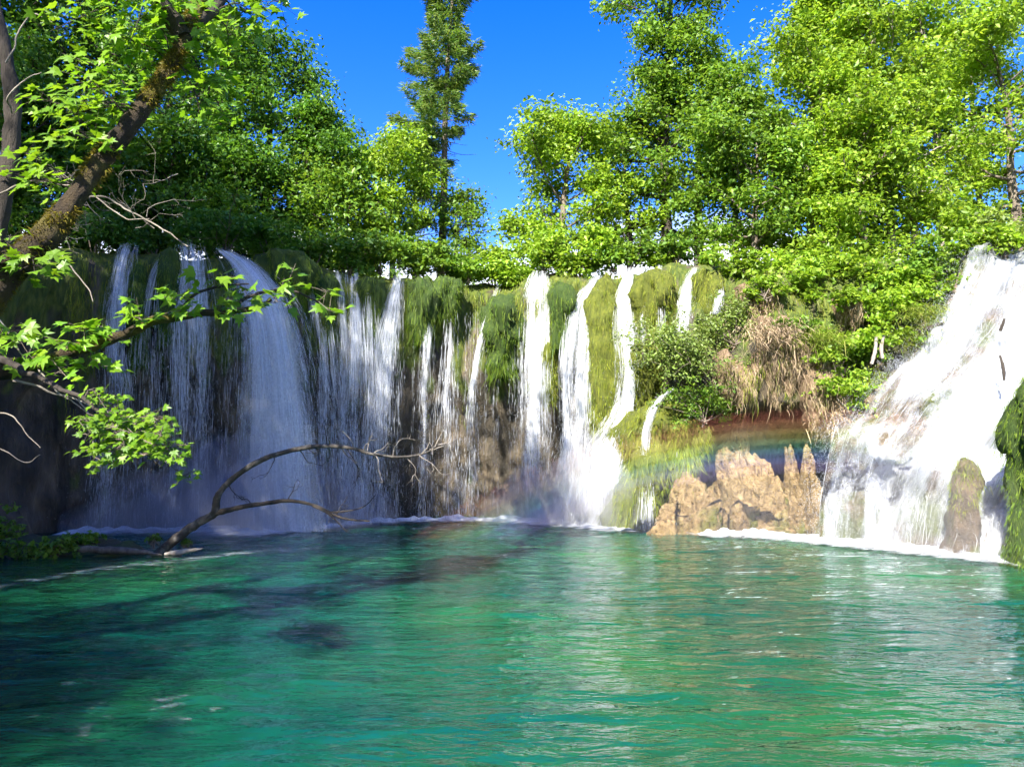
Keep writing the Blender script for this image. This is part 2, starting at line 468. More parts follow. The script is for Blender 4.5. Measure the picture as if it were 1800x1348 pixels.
def foam_patch_material():
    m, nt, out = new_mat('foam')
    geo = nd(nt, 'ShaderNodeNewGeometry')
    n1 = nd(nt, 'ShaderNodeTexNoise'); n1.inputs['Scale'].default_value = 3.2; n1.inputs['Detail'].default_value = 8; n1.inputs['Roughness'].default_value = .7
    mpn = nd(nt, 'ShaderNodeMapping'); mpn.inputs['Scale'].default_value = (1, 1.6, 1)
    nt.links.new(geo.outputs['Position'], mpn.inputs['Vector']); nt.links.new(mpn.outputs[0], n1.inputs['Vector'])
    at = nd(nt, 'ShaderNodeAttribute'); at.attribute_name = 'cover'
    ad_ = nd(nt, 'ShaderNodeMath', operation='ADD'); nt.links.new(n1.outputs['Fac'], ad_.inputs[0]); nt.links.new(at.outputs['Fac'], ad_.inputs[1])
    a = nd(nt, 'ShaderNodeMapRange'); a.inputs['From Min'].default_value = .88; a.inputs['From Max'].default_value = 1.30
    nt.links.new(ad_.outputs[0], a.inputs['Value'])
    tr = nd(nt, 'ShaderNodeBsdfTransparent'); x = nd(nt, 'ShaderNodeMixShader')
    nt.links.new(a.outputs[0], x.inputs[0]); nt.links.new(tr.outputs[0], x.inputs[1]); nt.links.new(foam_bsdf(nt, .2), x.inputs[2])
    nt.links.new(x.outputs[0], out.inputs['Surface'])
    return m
MAT['foam'] = foam_patch_material()

def water_material():
    m, nt, out = new_mat('pool_water')
    geo = nd(nt, 'ShaderNodeNewGeometry')
    hs_ = []
    for sc_, st, amp, det in ((1.6, (.55, 1.5, 1), 1.0, 3), (6.0, (.5, 1.4, 1), .42, 3), (19, (.6, 1.3, 1), .06, 2)):
        mpn = nd(nt, 'ShaderNodeMapping'); mpn.inputs['Scale'].default_value = st; mpn.inputs['Rotation'].default_value = (0, 0, R(7))
        nt.links.new(geo.outputs['Position'], mpn.inputs['Vector'])
        n1 = nd(nt, 'ShaderNodeTexNoise'); n1.inputs['Scale'].default_value = sc_; n1.inputs['Detail'].default_value = det; n1.inputs['Distortion'].default_value = .4
        nt.links.new(mpn.outputs[0], n1.inputs['Vector'])
        mu = nd(nt, 'ShaderNodeMath', operation='MULTIPLY'); mu.inputs[1].default_value = amp
        nt.links.new(n1.outputs['Fac'], mu.inputs[0]); hs_.append(mu.outputs[0])
    s = hs_[0]
    for h in hs_[1:]:
        a = nd(nt, 'ShaderNodeMath', operation='ADD'); nt.links.new(s, a.inputs[0]); nt.links.new(h, a.inputs[1]); s = a.outputs[0]
    bp = nd(nt, 'ShaderNodeBump'); bp.inputs['Strength'].default_value = 1; bp.inputs['Distance'].default_value = .075
    nt.links.new(s, bp.inputs['Height'])
    n4 = nd(nt, 'ShaderNodeTexNoise'); n4.inputs['Scale'].default_value = .22; n4.inputs['Detail'].default_value = 3
    nt.links.new(geo.outputs['Position'], n4.inputs['Vector'])
    rp = ramp(nt, [(.35, (.0, .046, .036)), (.5, (.003, .062, .031)), (.66, (.010, .092, .025))])
    nt.links.new(n4.outputs['Fac'], rp.inputs[0])
    p = nd(nt, 'ShaderNodeBsdfPrincipled'); p.inputs['Roughness'].default_value = .03; p.inputs['IOR'].default_value = 1.58
    p.inputs['Subsurface Weight'].default_value = 1.0; p.inputs['Subsurface Radius'].default_value = (.5, 1.0, .9); p.inputs['Subsurface Scale'].default_value = 1.5; p.subsurface_method = 'RANDOM_WALK'
    nt.links.new(rp.outputs[0], p.inputs['Base Color']); nt.links.new(bp.outputs[0], p.inputs['Normal'])
    nt.links.new(p.outputs[0], out.inputs['Surface'])
    return m
MAT['water'] = water_material()

def rainbow_material(col, dens):
    m, nt, out = new_mat('rainbow_tint')
    v = nd(nt, 'ShaderNodeVolumeScatter')
    v.inputs['Color'].default_value = tuple(col) + (1,)
    v.inputs['Density'].default_value = dens
    v.inputs['Anisotropy'].default_value = -.4
    nt.links.new(v.outputs[0], out.inputs['Volume'])
    return m

def volume_material(name, col, dens):
    m, nt, out = new_mat(name)
    v = nd(nt, 'ShaderNodeVolumePrincipled')
    v.inputs['Color'].default_value = tuple(col) + (1,)
    v.inputs['Density'].default_value = dens
    nt.links.new(v.outputs[0], out.inputs['Volume'])
    return m

# ------------------------------------------------------------------ cliff, plateau, pool
LIP = [(-420, 8), (-330, 11), (-130, 13.8), (0, 15.4), (100, 16.7), (215, 17.3), (335, 17.7), (420, 18.0), (560, 18.9), (700, 19.7), (850, 20.2), (945, 19.9), (1050, 19.4), (1110, 19.1),
       (1200, 18.7), (1300, 18.3), (1400, 18.0), (1500, 17.8), (1620, 17.6), (1720, 17.5), (1850, 17.3), (2050, 16.6), (2200, 14.5), (2350, 11)]
LIP_PX = np.array([a for a, b in LIP], float); LIP_D = np.array([b for a, b in LIP], float)
Z_LIP = 6.45
def lipD(px): return float(np.interp(px, LIP_PX, LIP_D))

def build_cliff():
    ctrl = np.array([list(W(a, 475, b)[:2]) + [a] for a, b in LIP])
    ns, nzr = 520, 84
    S = smooth_path(ctrl, ns)
    xy, px = S[:, :2], S[:, 2]
    T = norm(np.gradient(xy, axis=0))
    Nn = np.stack([T[:, 1], -T[:, 0]], 1)             # towards the pool
    z = np.linspace(-0.7, Z_LIP, nzr)
    PX, Z = np.meshgrid(px, z, indexing='ij')
    h = Z / Z_LIP
    off = -0.45 * np.clip((h - .93) / .07, 0, 1) ** 2 + .22 * sstep(.5, .75, h)
    rec = sstep(150, 300, PX) * (1 - sstep(1060, 1130, PX))
    off = off - 1.0 * rec * (1 - sstep(.2, .72, h))
    # the shrubby shoulder right of the falls with the hollow beneath it
    sh = sstep(1130, 1220, PX) * (1 - sstep(1440, 1480, PX))
    off = off + sh * (1.35 * (1 - sstep(.5, 1.0, h)) * sstep(.36, .46, h) - 1.3 * (1 - sstep(.34, .46, h)))
    bk = sstep(1440, 1490, PX)
    off = off + bk * 1.7 * (1 - h)
    P = np.stack([np.repeat(xy[:, 0], nzr), np.repeat(xy[:, 1], nzr), Z.ravel()], 1)
    nzv = fbm(P * np.array([.9, .9, .5]), 3, 5) * .42 + fbm(P * np.array([2.6, 2.6, .8]), 9, 3) * .12
    damp = .45 + .55 * (1 - sstep(.85, 1, h.ravel()))
    o = (off.ravel() + nzv * damp)
    N3 = np.repeat(Nn, nzr, 0)
    P[:, :2] += N3 * o[:, None]
    P[:, 2] += (fbm(P * .8, 21, 3) * .2 * sstep(.8, 1, h.ravel()))
    G = P.reshape(ns, nzr, 3)
    rows = [G]
    top = G[:, -1]
    ctr = np.array([0.0, 4.0])
    rad = norm(top[:, :2] - ctr)
    ext = []
    for d in (.4, 1.0, 2.0, 4, 8, 16, 40, 120, 400, 1200):
        q = top.copy(); q[:, :2] += rad * d
        q[:, 2] += min(.35, d * .15) + fbm(q * .35, 31, 3) * min(.3, .1 * d)
        ext.append(q)
    G = np.concatenate([G, np.stack(ext, 1)], 1)
    n2 = G.shape[1]
    i = np.arange(ns - 1)[:, None] * n2; j = np.arange(n2 - 1)[None, :]
    F = np.stack([i + j, i + n2 + j, i + n2 + j + 1, i + j + 1], -1).reshape(-1, 4)
    g = Geo(); g.add(G.reshape(-1, 3), F)
    o = structure('cliff', g, MAT['cliff'])
    return G[:, :nzr], px, Nn
CL, CL_PX, CL_N = build_cliff()

def cliff_at(px, py):
    """front of the cliff in the direction of a photo pixel (nearest grid point), and the way it faces"""
    v = np.array([(px - 900) / FPX, (674 - py) / FPX])
    P = CL.reshape(-1, 3) - np.array([0, 0, CAM_H])
    dep = P[:, 1] * CT + P[:, 2] * ST
    u = P[:, 0] / dep; w = (P[:, 2] * CT - P[:, 1] * ST) / dep
    k = int(np.argmin((u - v[0]) ** 2 + (w - v[1]) ** 2 + 1e-5 * dep))
    return CL.reshape(-1, 3)[k], CL_N[k // CL.shape[1]]

def build_ground():
    g = Geo()
    a = 1500
    g.add([[-a, -a, -2.5], [a, -a, -2.5], [a, a, -2.5], [-a, a, -2.5]], [[0, 1, 2, 3]])
    structure('ground', g, MAT['ground'], False)
    # left bank, where the overhanging trees root
    n, m = 60, 40
    ys = np.linspace(-30, 13.6, n); t = np.linspace(0, 1, m)
    edge = -0.78 * np.clip(ys, 0, 20) - 1.4 + 0.35 * np.sin(ys * 1.1)
    X = edge[:, None] - 26 * t[None, :] ** 1.5
    Z = -.5 + 2.4 * sstep(0, .35, t)[None, :] + 0 * X + .0
    Y = ys[:, None] + 0 * X
    P = np.stack([X, Y, Z], -1).reshape(-1, 3)
    P[:, 2] += fbm(P * .7, 5, 4) * .28
    i = np.arange(n - 1)[:, None] * m; j = np.arange(m - 1)[None, :]
    F = np.stack([i + j, i + m + j, i + m + j + 1, i + j + 1], -1).reshape(-1, 4)
    g = Geo(); g.add(P, F)
    structure('left_bank', g, MAT['mud'])
    # the low spit of mud and rotten wood in front of the left falls
    n, m = 90, 40
    x = np.linspace(-13.5, -5.7, n); v = np.linspace(-1, 1, m)
    X, V = np.meshgrid(x, v, indexing='ij')
    wid = np.interp(X, [-13.5, -10.5, -8.0, -6.6, -5.7], [1.9, 1.3, .75, .42, .02])
    cyy = np.interp(X, [-13.5, -10.0, -8.0, -5.7], [13.4, 13.9, 13.6, 13.15])
    Y = cyy + V * wid
    hgt = np.interp(X, [-13.5, -10.5, -8.0, -6.6, -5.7], [.6, .42, .3, .2, .05])
    Z = hgt * (1 - V ** 2) ** .8 - .09
    P = np.stack([X, Y, Z], -1).reshape(-1, 3)
    P[:, 2] += fbm(P * 2.2, 8, 4) * .09
    i = np.arange(n - 1)[:, None] * m; j = np.arange(m - 1)[None, :]
    F = np.stack([i + j, i + m + j, i + m + j + 1, i + j + 1], -1).reshape(-1, 4)
    g = Geo(); g.add(P, F)
    structure('mud_spit', g, MAT['mud'])
build_ground()

def build_water():
    nx, ny = 420, 360
    y = 1.2 + 24.8 * np.linspace(0, 1, ny) ** 1.35
    y = np.concatenate([[-45, -20, -8, -2], y])
    xs = np.linspace(-1, 1, nx)
    X = np.outer(np.clip(np.abs(y) * .95 + 5, 8, 40), xs)
    Y = np.repeat(y[:, None], nx, 1)
    P = np.stack([X.ravel(), Y.ravel(), 0 * X.ravel()], 1)
    q = P * np.array([.8, 1.5, 1])
    fade = sstep(0.5, 2.0, P[:, 1])
    P[:, 2] = fade * (fbm(q * 1.1, 41, 3) * .022 + fbm(q * 3.3 + fbm(q, 2, 2)[:, None] * .5, 43, 2) * .010)
    n = len(y)
    i = np.arange(n - 1)[:, None] * nx; j = np.arange(nx - 1)[None, :]
    F = np.stack([i + j, i + j + 1, i + nx + j + 1, i + nx + j], -1).reshape(-1, 4)
    g = Geo(); g.add(P, F)
    structure('water', g, MAT['water'])
build_water()

# ------------------------------------------------------------------ hanging moss over the cliff
def cliff_moss():
    rng = np.random.default_rng(5)
    g = Geo()
    ns, nz_ = CL.shape[:2]
    n = 70000
    i = rng.integers(0, ns, n); j = rng.integers(int(nz_ * .42), nz_, n)
    P = CL[i, j] + rng.normal(size=(n, 3)) * .04
    Nn = np.concatenate([CL_N[i], np.zeros((n, 1))], 1)
    px = CL_PX[i]
    keep = (px > 120) & (px < 1480) & (fbm(P * np.array([1.6, 1.6, .5]), 61, 3) + (P[:, 2] - 4.6) * .35 > rng.random(n) * .9 - .1)
    P, Nn = P[keep], Nn[keep]; k = len(P)
    blades(g, P + Nn * .03, np.array([0, 0, -1.0]) + Nn * .25 + rng.normal(size=(k, 3)) * .1, rng.uniform(.08, .28, k), rng.uniform(.005, .013, k), rng, .08)
    structure('hanging_moss', g, MAT['moss'], False, kind='stuff')
cliff_moss()

# ------------------------------------------------------------------ moss mounds, roots, rocks
def mound(name, label, cat, px, py0, py1, wpx, D, core, strand, n=900, ln=(.05, .17), group=None, depth=.6, taper=.55, fringe=.0, lean=0, bw=(.004, .011), topf=.3, bare=0, seed=None, partname='moss'):
    rng = np.random.default_rng(seed if seed is not None else int(px * 7 + py0))
    top, bot = W(px, py0, D), W(px + lean, py1, D)
    w = M(wpx, D)
    t_ = thing(name, label, cat, bot, group)
    nt_, na = 26, 28
    t = np.linspace(0, 1, nt_); a = np.linspace(0, 2 * np.pi, na, endpoint=False)
    prof = np.where(t < topf, np.sqrt(np.clip(1 - (1 - t / topf) ** 2, 0.0008, 1)), 1 - (1 - taper) * (np.clip(t - topf, 0, 1) / (1 - topf)) ** 1.2)
    C = top[None] * (1 - t[:, None]) + bot[None] * t[:, None]
    V = C[:, None, :] + np.stack([np.cos(a)[None] * prof[:, None] * w / 2, np.sin(a)[None] * prof[:, None] * w * depth, np.zeros((nt_, na))], -1)
    V = V.reshape(-1, 3)
    dirv = np.stack([np.tile(np.cos(a), nt_), np.tile(np.sin(a), nt_), np.zeros(nt_ * na)], 1)
    V += dirv * (fbm(V * np.array([3, 3, 1.4]), 71, 4) * w * .26 + fbm(V * np.array([8, 8, 1.6]), 73, 3) * .06)[:, None] * np.repeat(.1 + .9 * prof, na)[:, None]
    V[:, 2] += fbm(V * np.array([5, 5, .5]), 75, 2) * .12
    n = int(n * 2.6)
    i = np.arange(nt_ - 1)[:, None] * na; j = np.arange(na)[None, :]; j2 = (j + 1) % na
    F = np.stack([i + j, i + na + j, i + na + j2, i + j2], -1).reshape(-1, 4)
    g = Geo(); g.add(V, F)
    g.add(V[-na:], np.array([[0, k, k + 1] for k in range(1, na - 1)]))
    part('core', g, core, t_, True)
    g = Geo()
    tt = rng.random(n) ** (.9) * (1 - bare); aa = rng.random(n) * 2 * np.pi
    it = np.clip((tt * (nt_ - 1)).astype(int), 0, nt_ - 1); ia = (aa / (2 * np.pi) * na).astype(int) % na
    P = V.reshape(nt_, na, 3)[it, ia] + rng.normal(size=(n, 3)) * .025
    dv = dirv.reshape(nt_, na, 3)[it, ia]
    D_ = np.array([0, 0, -1.0]) + dv * rng.uniform(.1, .6, (n, 1)) + rng.normal(size=(n, 3)) * .12
    lens = (ln[0] + rng.exponential(1, n) * (ln[1] - ln[0]) * .6) * (1 + (fringe + 1.0) * sstep(.75, 1, tt))
    blades(g, P, D_, lens, rng.uniform(bw[0], bw[1], n), rng, .1)
    part(partname, g, strand, t_, False, kind='stuff')
    return t_

def boulder(name, label, px, py0, wpx, D, mat, py1=None, depth=.7, seed=0, rough=.3, spire=0.0, cat='rock', group=None, dim=(96, 64)):
    base = W(px, 800 + FPX * CAM_H / D, D)          # foot on the water
    top = W(px, py0, D)
    bz = -.35 if py1 is None else W(px, py1, D)[2]
    t_ = thing(name, label, cat, (base[0], D, max(bz, 0)), group)
    na, nt_ = dim
    rng = np.random.default_rng(900 + seed)
    a = np.linspace(0, 2 * np.pi, na, endpoint=False); th = np.linspace(.02, np.pi * .5, nt_)[::-1]
    hgt = top[2] - bz
    d = np.stack([np.cos(a)[None] * np.sin(th)[:, None], np.sin(a)[None] * np.sin(th)[:, None], np.repeat(np.cos(th)[:, None], na, 1)], -1).reshape(-1, 3)
    pl = norm(rng.normal(size=(22, 3)) * np.array([1, 1, .45]) + np.array([0, 0, .12 + .5 * spire]))
    pl = np.vstack([pl, [[0, 0, 1]]])
    cc = np.concatenate([rng.uniform(.66, 1.0, 22), [1.0]])
    wob = fbm(d * 2.2 + seed * 7.7, 90 + seed, 3) * .18
    r_ = np.min(np.where(d @ pl.T > .05, cc[None] / np.maximum(d @ pl.T, .05), 9), 1) * (1 + wob)
    r_ = np.minimum(r_, 1.35)
    V = d * r_[:, None] * np.array([M(wpx, D) / 2, M(wpx, D) * depth, hgt]) + np.array([base[0], D, bz])
    dz = norm(d + np.array([0, 0, .1]))
    V = V + dz * (fbm(V * np.array([5, 5, 3.2]), 100 + seed, 5, .55) * rough * .26 + (np.abs(fbm(V * np.array([2.6, 2.6, 1.2]), 140 + seed, 2)) - .3) * rough * .3)[:, None]
    i = np.arange(nt_ - 1)[:, None] * na; j = np.arange(na)[None, :]; j2 = (j + 1) % na
    F = np.stack([i + j, i + j2, i + na + j2, i + na + j], -1).reshape(-1, 4)
    g = Geo(); g.add(V, F)
    g.add(V[-na:], np.array([[0, k, k + 1] for k in range(1, na - 1)]))
    part('stone', g, mat, t_, True)
    return t_

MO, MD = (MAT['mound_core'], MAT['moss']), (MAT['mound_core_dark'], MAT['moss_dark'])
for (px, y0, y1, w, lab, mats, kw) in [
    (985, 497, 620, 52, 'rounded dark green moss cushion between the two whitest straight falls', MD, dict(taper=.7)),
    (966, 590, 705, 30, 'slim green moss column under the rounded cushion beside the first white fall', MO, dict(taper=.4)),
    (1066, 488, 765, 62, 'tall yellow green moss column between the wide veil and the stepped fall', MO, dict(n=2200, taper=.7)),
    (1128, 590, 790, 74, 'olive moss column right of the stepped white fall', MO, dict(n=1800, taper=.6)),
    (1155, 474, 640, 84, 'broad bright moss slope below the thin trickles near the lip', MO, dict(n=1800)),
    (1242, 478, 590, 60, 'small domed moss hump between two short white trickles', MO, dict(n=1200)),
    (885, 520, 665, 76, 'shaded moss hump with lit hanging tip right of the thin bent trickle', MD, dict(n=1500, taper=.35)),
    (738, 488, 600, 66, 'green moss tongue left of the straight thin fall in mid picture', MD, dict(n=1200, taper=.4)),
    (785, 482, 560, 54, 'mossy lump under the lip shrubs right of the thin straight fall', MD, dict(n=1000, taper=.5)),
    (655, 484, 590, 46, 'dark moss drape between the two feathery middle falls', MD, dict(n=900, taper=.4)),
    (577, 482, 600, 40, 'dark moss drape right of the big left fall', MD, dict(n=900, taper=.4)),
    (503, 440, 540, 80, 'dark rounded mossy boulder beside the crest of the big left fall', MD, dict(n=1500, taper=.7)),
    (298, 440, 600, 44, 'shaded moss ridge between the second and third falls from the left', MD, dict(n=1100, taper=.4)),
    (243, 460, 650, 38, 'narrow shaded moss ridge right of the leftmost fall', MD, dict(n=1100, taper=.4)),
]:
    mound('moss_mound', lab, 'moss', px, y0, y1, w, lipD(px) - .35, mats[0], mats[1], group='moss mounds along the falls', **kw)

# the big mossy foot right of the stepped fall
mound('moss_mound', 'large sloping yellow green mossy foot beside the cave standing in the water', 'moss', 1166, 700, 935, 116, 17.7, MAT['mound_core'], MAT['moss'], n=4200, ln=(.06, .2), group='moss mounds along the falls', depth=.45, taper=.62, lean=-52, fringe=.4)
mound('moss_mound', 'bright fringe of hanging moss at the left mouth of the cave', 'moss', 1205, 735, 862, 66, 17.2, MAT['mound_core'], MAT['moss'], n=1800, ln=(.08, .24), group='moss mounds along the falls', depth=.5, taper=.35, fringe=.5)

def root_curtain(label, px, py0, py1, wpx, D, n, green=.25):
    """a ragged, hollow hung mat of roots and dry grass against the bank"""
    rng = np.random.default_rng(int(px * 11 + py0))
    top, bot = W(px, py0, D), W(px, py1, D); w = M(wpx, D); hh = top[2] - bot[2]
    root = thing('root_curtain', label, 'roots', bot, 'root curtains above the cave')
    nu, nv = 40, 40
    u = np.linspace(-1, 1, nu); v = np.linspace(0, 1, nv)
    U, V_ = np.meshgrid(u, v, indexing='ij')
    rag = (fbm(np.stack([u * 3 + px, 0 * u, 0 * u], 1), 5, 3) * .22)[:, None]
    Z = top[2] - hh * (V_ * (.82 + rag)) + (fbm(np.stack([u * 2.5 + px, 0 * u + 5, 0 * u], 1), 6, 2) * .2 * hh)[:, None] * (1 - V_)
    X = top[0] + U * w / 2 * (1 - .35 * V_ ** 2)
    Y = D - .35 * (1 - U ** 2) ** .5 * np.sin(np.pi * (.15 + .75 * V_)) + .3 * V_ ** 3
    P = np.stack([X, Y, Z], -1).reshape(-1, 3)
    P += np.array([.15, -1, .1]) * (fbm(P * np.array([4, 4, 1.6]), 12, 4) * .2)[:, None]
    i = np.arange(nu - 1)[:, None] * nv; j = np.arange(nv - 1)[None, :]
    F = np.stack([i + j, i + j + 1, i + nv + j + 1, i + nv + j], -1).reshape(-1, 4)
    B = P + np.array([0, .5, 0])
    g = Geo(); g.add(P, F); g.add(B, F[:, ::-1])
    rim = np.concatenate([np.arange(nv), np.arange(nu) * nv + nv - 1, (np.arange(nv) + (nu - 1) * nv)[::-1], (np.arange(nu) * nv)[::-1]])
    RV = np.concatenate([P[rim], B[rim]]); m_ = len(rim); q = np.arange(m_ - 1)
    g.add(RV, np.stack([q, q + 1, q + 1 + m_, q + m_], 1))
    part('soil', g, MAT['root_core'], root, True)
    for nm, mat, cnt, hang in (('root', 'root', int(n * (1 - green)), 1.0), ('moss', 'moss', int(n * green), .5)):
        g = Geo()
        k = rng.integers(0, len(P), cnt)
        p0 = P[k] + rng.normal(size=(cnt, 3)) * .03 + np.array([0, -.02, 0])
        if nm == 'moss':
            kp = fbm(p0 * 3, 77, 2) > -.05; p0 = p0[kp]
        c = len(p0); kk = 5; s_ = np.linspace(0, 1, kk)
        ln = rng.uniform(.05, .22, c) * hang + (rng.random(c) < .10) * rng.uniform(.1, .4, c)
        C = p0[:, None] + np.array([0, 0, -1.0]) * (ln[:, None] * s_)[..., None] + np.cumsum(rng.normal(size=(c, kk, 3)) * np.array([.5, .5, .12]) * ln[:, None, None] * .14, 1) + np.array([0, -1, 0]) * (ln[:, None] * .25 * np.sin(np.pi * s_))[..., None]
        ribbons(g, C, rng.uniform(.002, .006, c), rng)
        part(nm, g, MAT[mat], root, False, kind='stuff')

def ribbons(g, P, hw, rng):
    """n strands of k points each, P (n,k,3), thin ribbons turned at random"""
    n, k = P.shape[:2]
    a = rng.random(n) * np.pi
    S = np.stack([np.cos(a), np.sin(a) * .6, 0 * a], 1)[:, None, :]
    tp = np.sin(np.linspace(.12, np.pi - .12, k)) ** .6
    Wd = hw[:, None, None] * tp[None, :, None]
    V = np.stack([P - S * Wd, P + S * Wd], 2).reshape(n, k * 2, 3)
    b = (np.arange(n) * k * 2)[:, None, None]
    s = np.arange(k - 1)[None, :, None] * 2
    F = (b + s + np.array([0, 1, 3, 2])[None, None, :]).reshape(-1, 4)
    g.add(V.reshape(-1, 3), F)

for (px, y0, y1, w, D, n, gr, lab) in [
    (1340, 512, 600, 74, 17.3, 2600, .3, 'pale tan root mat hanging highest on the bank above the cave'),
    (1385, 575, 715, 110, 16.8, 5200, .2, 'broad tan curtain of roots over the middle of the cave mouth'),
    (1440, 630, 765, 56, 16.4, 2800, .25, 'long tan root beard hanging at the right end of the cave'),
    (1300, 630, 720, 80, 16.7, 2600, .5, 'grey brown root mat under the bush at the left of the cave'),
    (1492, 522, 585, 46, 17.0, 1200, .1, 'small tan patch of dry roots among the green bank foliage'),
]:
    root_curtain(lab, px, y0, y1, w, D, int(n * .7), gr + .1)

for k, (px, y0, w, D, sp, lab) in enumerate([
    (1330, 858, 240, 17.6, .0, 'low brown rock wall joining the boulders at the back of the cave'),
    (1210, 832, 124, 16.9, .6, 'wide peaked tan boulder nearest the mossy foot in the cave'),
    (1258, 868, 52, 16.7, .2, 'small low tan boulder beside the wide peaked one'),
    (1300, 742, 74, 17.7, .5, 'tall narrow tan rock pillar at the back of the cave'),
    (1302, 806, 82, 16.9, .2, 'blocky pitted tan boulder in the middle of the cave'),
    (1352, 812, 84, 16.8, .1, 'square pitted tan boulder right of the dark cleft'),
    (1397, 800, 58, 16.5, .15, 'pointed tan rock spire near the big cascade'),
    (1424, 788, 52, 16.3, .1, 'slim tan rock column touching the spray of the big cascade'),
]):
    boulder('boulder', lab, px, y0, w, D, MAT['tufa'], seed=k * 3, spire=sp, group='tan boulders in the cave', rough=.32)

# ------------------------------------------------------------------ waterfalls
def waterfall(label, pts, n, veil=.8, seed=0, jit=.05, speck=1.0, group='waterfalls over the mossy cliff', depth=.12, hw=(.0016, .0052), name='waterfall', su=6, sv=.45):
    """pts: (px, py, metres ahead of the camera, width px, fullness)"""
    rng = np.random.default_rng(1000 + seed)
    raw = np.array([list(W(a, b, c)) + [M(d, c), e] for a, b, c, d, e in pts])
    Q = smooth_path(raw, 80)
    seg = np.linalg.norm(np.diff(Q[:, :3], axis=0), axis=1)
    s = np.concatenate([[0], np.cumsum(seg)]); total = s[-1]; s = s / total
    def at(t):
        return np.stack([np.interp(t, s, Q[:, c]) for c in range(5)], -1)
    t_ = thing(name, label, 'waterfall', Q[-1, :3] * np.array([1, 1, 0]), group)
    # running film
    nu = 14
    u = np.linspace(-1, 1, nu); tt = np.linspace(0, 1, 60)
    A = at(tt)
    V = A[:, None, :3] + np.stack([u[None, :] * A[:, None, 3] / 2, .08 * (u[None, :] ** 2) * np.ones((60, 1)) + .03 * np.sin(u * 9 + seed)[None, :], 0 * A[:, None, 3] * u[None]], -1)
    i = np.arange(59)[:, None] * nu; j = np.arange(nu - 1)[None, :]
    F = np.stack([i + j, i + j + 1, i + nu + j + 1, i + nu + j], -1).reshape(-1, 4)
    wmean = max(.1, float(np.mean(A[:, 3])))
    for lay in (0, 1):
        g = Geo()
        uv = np.stack([u[None, :] * (A[:, None, 3] * .35 + wmean * .65) * .5 + seed * 3.7 + lay * 11, np.repeat((tt * total)[:, None], nu, 1)], -1).reshape(-1, 2)
        Vl = V + np.array([0, -.13 * lay, 0]) + np.array([1.0, 0, 0]) * (lay * .12 * u * A[:, 3:4] * tt[:, None])[..., None]
        g.add(Vl.reshape(-1, 3), F, uv)
        vo = part('veil', g, MAT['veil'], t_, True, True)
        cov = (1 - np.abs(u)[None, :] ** 1.3) * np.clip(A[:, None, 4], 0, 1.3) * veil * (1.05 - .4 * lay) * sstep(0, .04, tt)[:, None]
        set_cover(vo, cov.ravel())
    # strands of falling water: long at the lip, breaking into drops below
    g = Geo()
    full = A[:, 4] * (A[:, 3] + .1); cdf = np.cumsum(full); cdf /= cdf[-1]
    def cand(m_):
        t0 = np.interp(rng.random(m_), cdf, tt); uu = np.clip(rng.normal(size=m_) * .48, -1.2, 1.2)
        w0 = at(t0)[:, 3]
        q = np.stack([uu * (w0 * .4 + wmean * .6) * .5 * 7 + seed * 5, t0 * total * .55, np.zeros(m_)], 1)
        d1 = fbm(q, 300 + seed, 3); d2 = fbm(q * np.array([3.2, 1.6, 1]), 340 + seed, 2)
        p = np.clip(.42 + .75 * d1 + .45 * d2, .02, 1)
        k_ = rng.random(m_) < p
        return t0[k_], uu[k_]
    t0, uu = cand(int(n * 2.9)); n = len(t0)
    ln = (.05 + rng.exponential(1, n) * np.interp(t0, [0, .25, .6, 1], [.42, .26, .12, .07])) * speck / total
    t1 = np.clip(t0 + ln, 0, 1)
    k = 4
    T = t0[:, None] + (t1 - t0)[:, None] * np.linspace(0, 1, k)[None]
    B = at(T.ravel()).reshape(n, k, 5)
    P = B[:, :, :3].copy()
    narrow = min(1.0, wmean / .3)
    P[:, :, 0] += (B[:, :, 3] / 2) * uu[:, None] + rng.normal(size=(n, 1)) * jit * narrow * T
    P[:, :, 1] += rng.normal(size=(n, 1)) * depth * narrow * (.25 + T)
    P[:, :, 2] = np.maximum(P[:, :, 2], .0)
    ribbons(g, P, rng.uniform(hw[0], hw[1], n), rng)
    part('strand', g, MAT['strand'], t_, False, kind='stuff')
    # drops
    m = n // 2
    td = np.interp(rng.random(m), cdf, tt) ** .75
    B = at(td)
    P = B[:, :3] + np.stack([rng.normal(size=m) * (.12 + .5 * td) * (B[:, 3] * .8 + .08 * narrow), rng.normal(size=m) * (.1 + .35 * td) * narrow, rng.normal(size=m) * .1], 1)
    P[:, 2] = np.maximum(P[:, 2], .02)
    r = rng.uniform(.003, .008, m)[:, None, None]
    V = (P[:, None, :] + np.array([[1, 0, -.5], [-.6, .8, -.5], [-.6, -.8, -.5], [0, 0, 1.6]])[None] * r).reshape(-1, 3)
    b = np.arange(m)[:, None] * 4
    g = Geo(); g.add(V, np.concatenate([b + np.array(q) for q in ([0, 1, 3], [1, 2, 3], [2, 0, 3], [0, 2, 1])]))
    part('drop', g, MAT['strand'], t_, False, kind='stuff')
    return t_

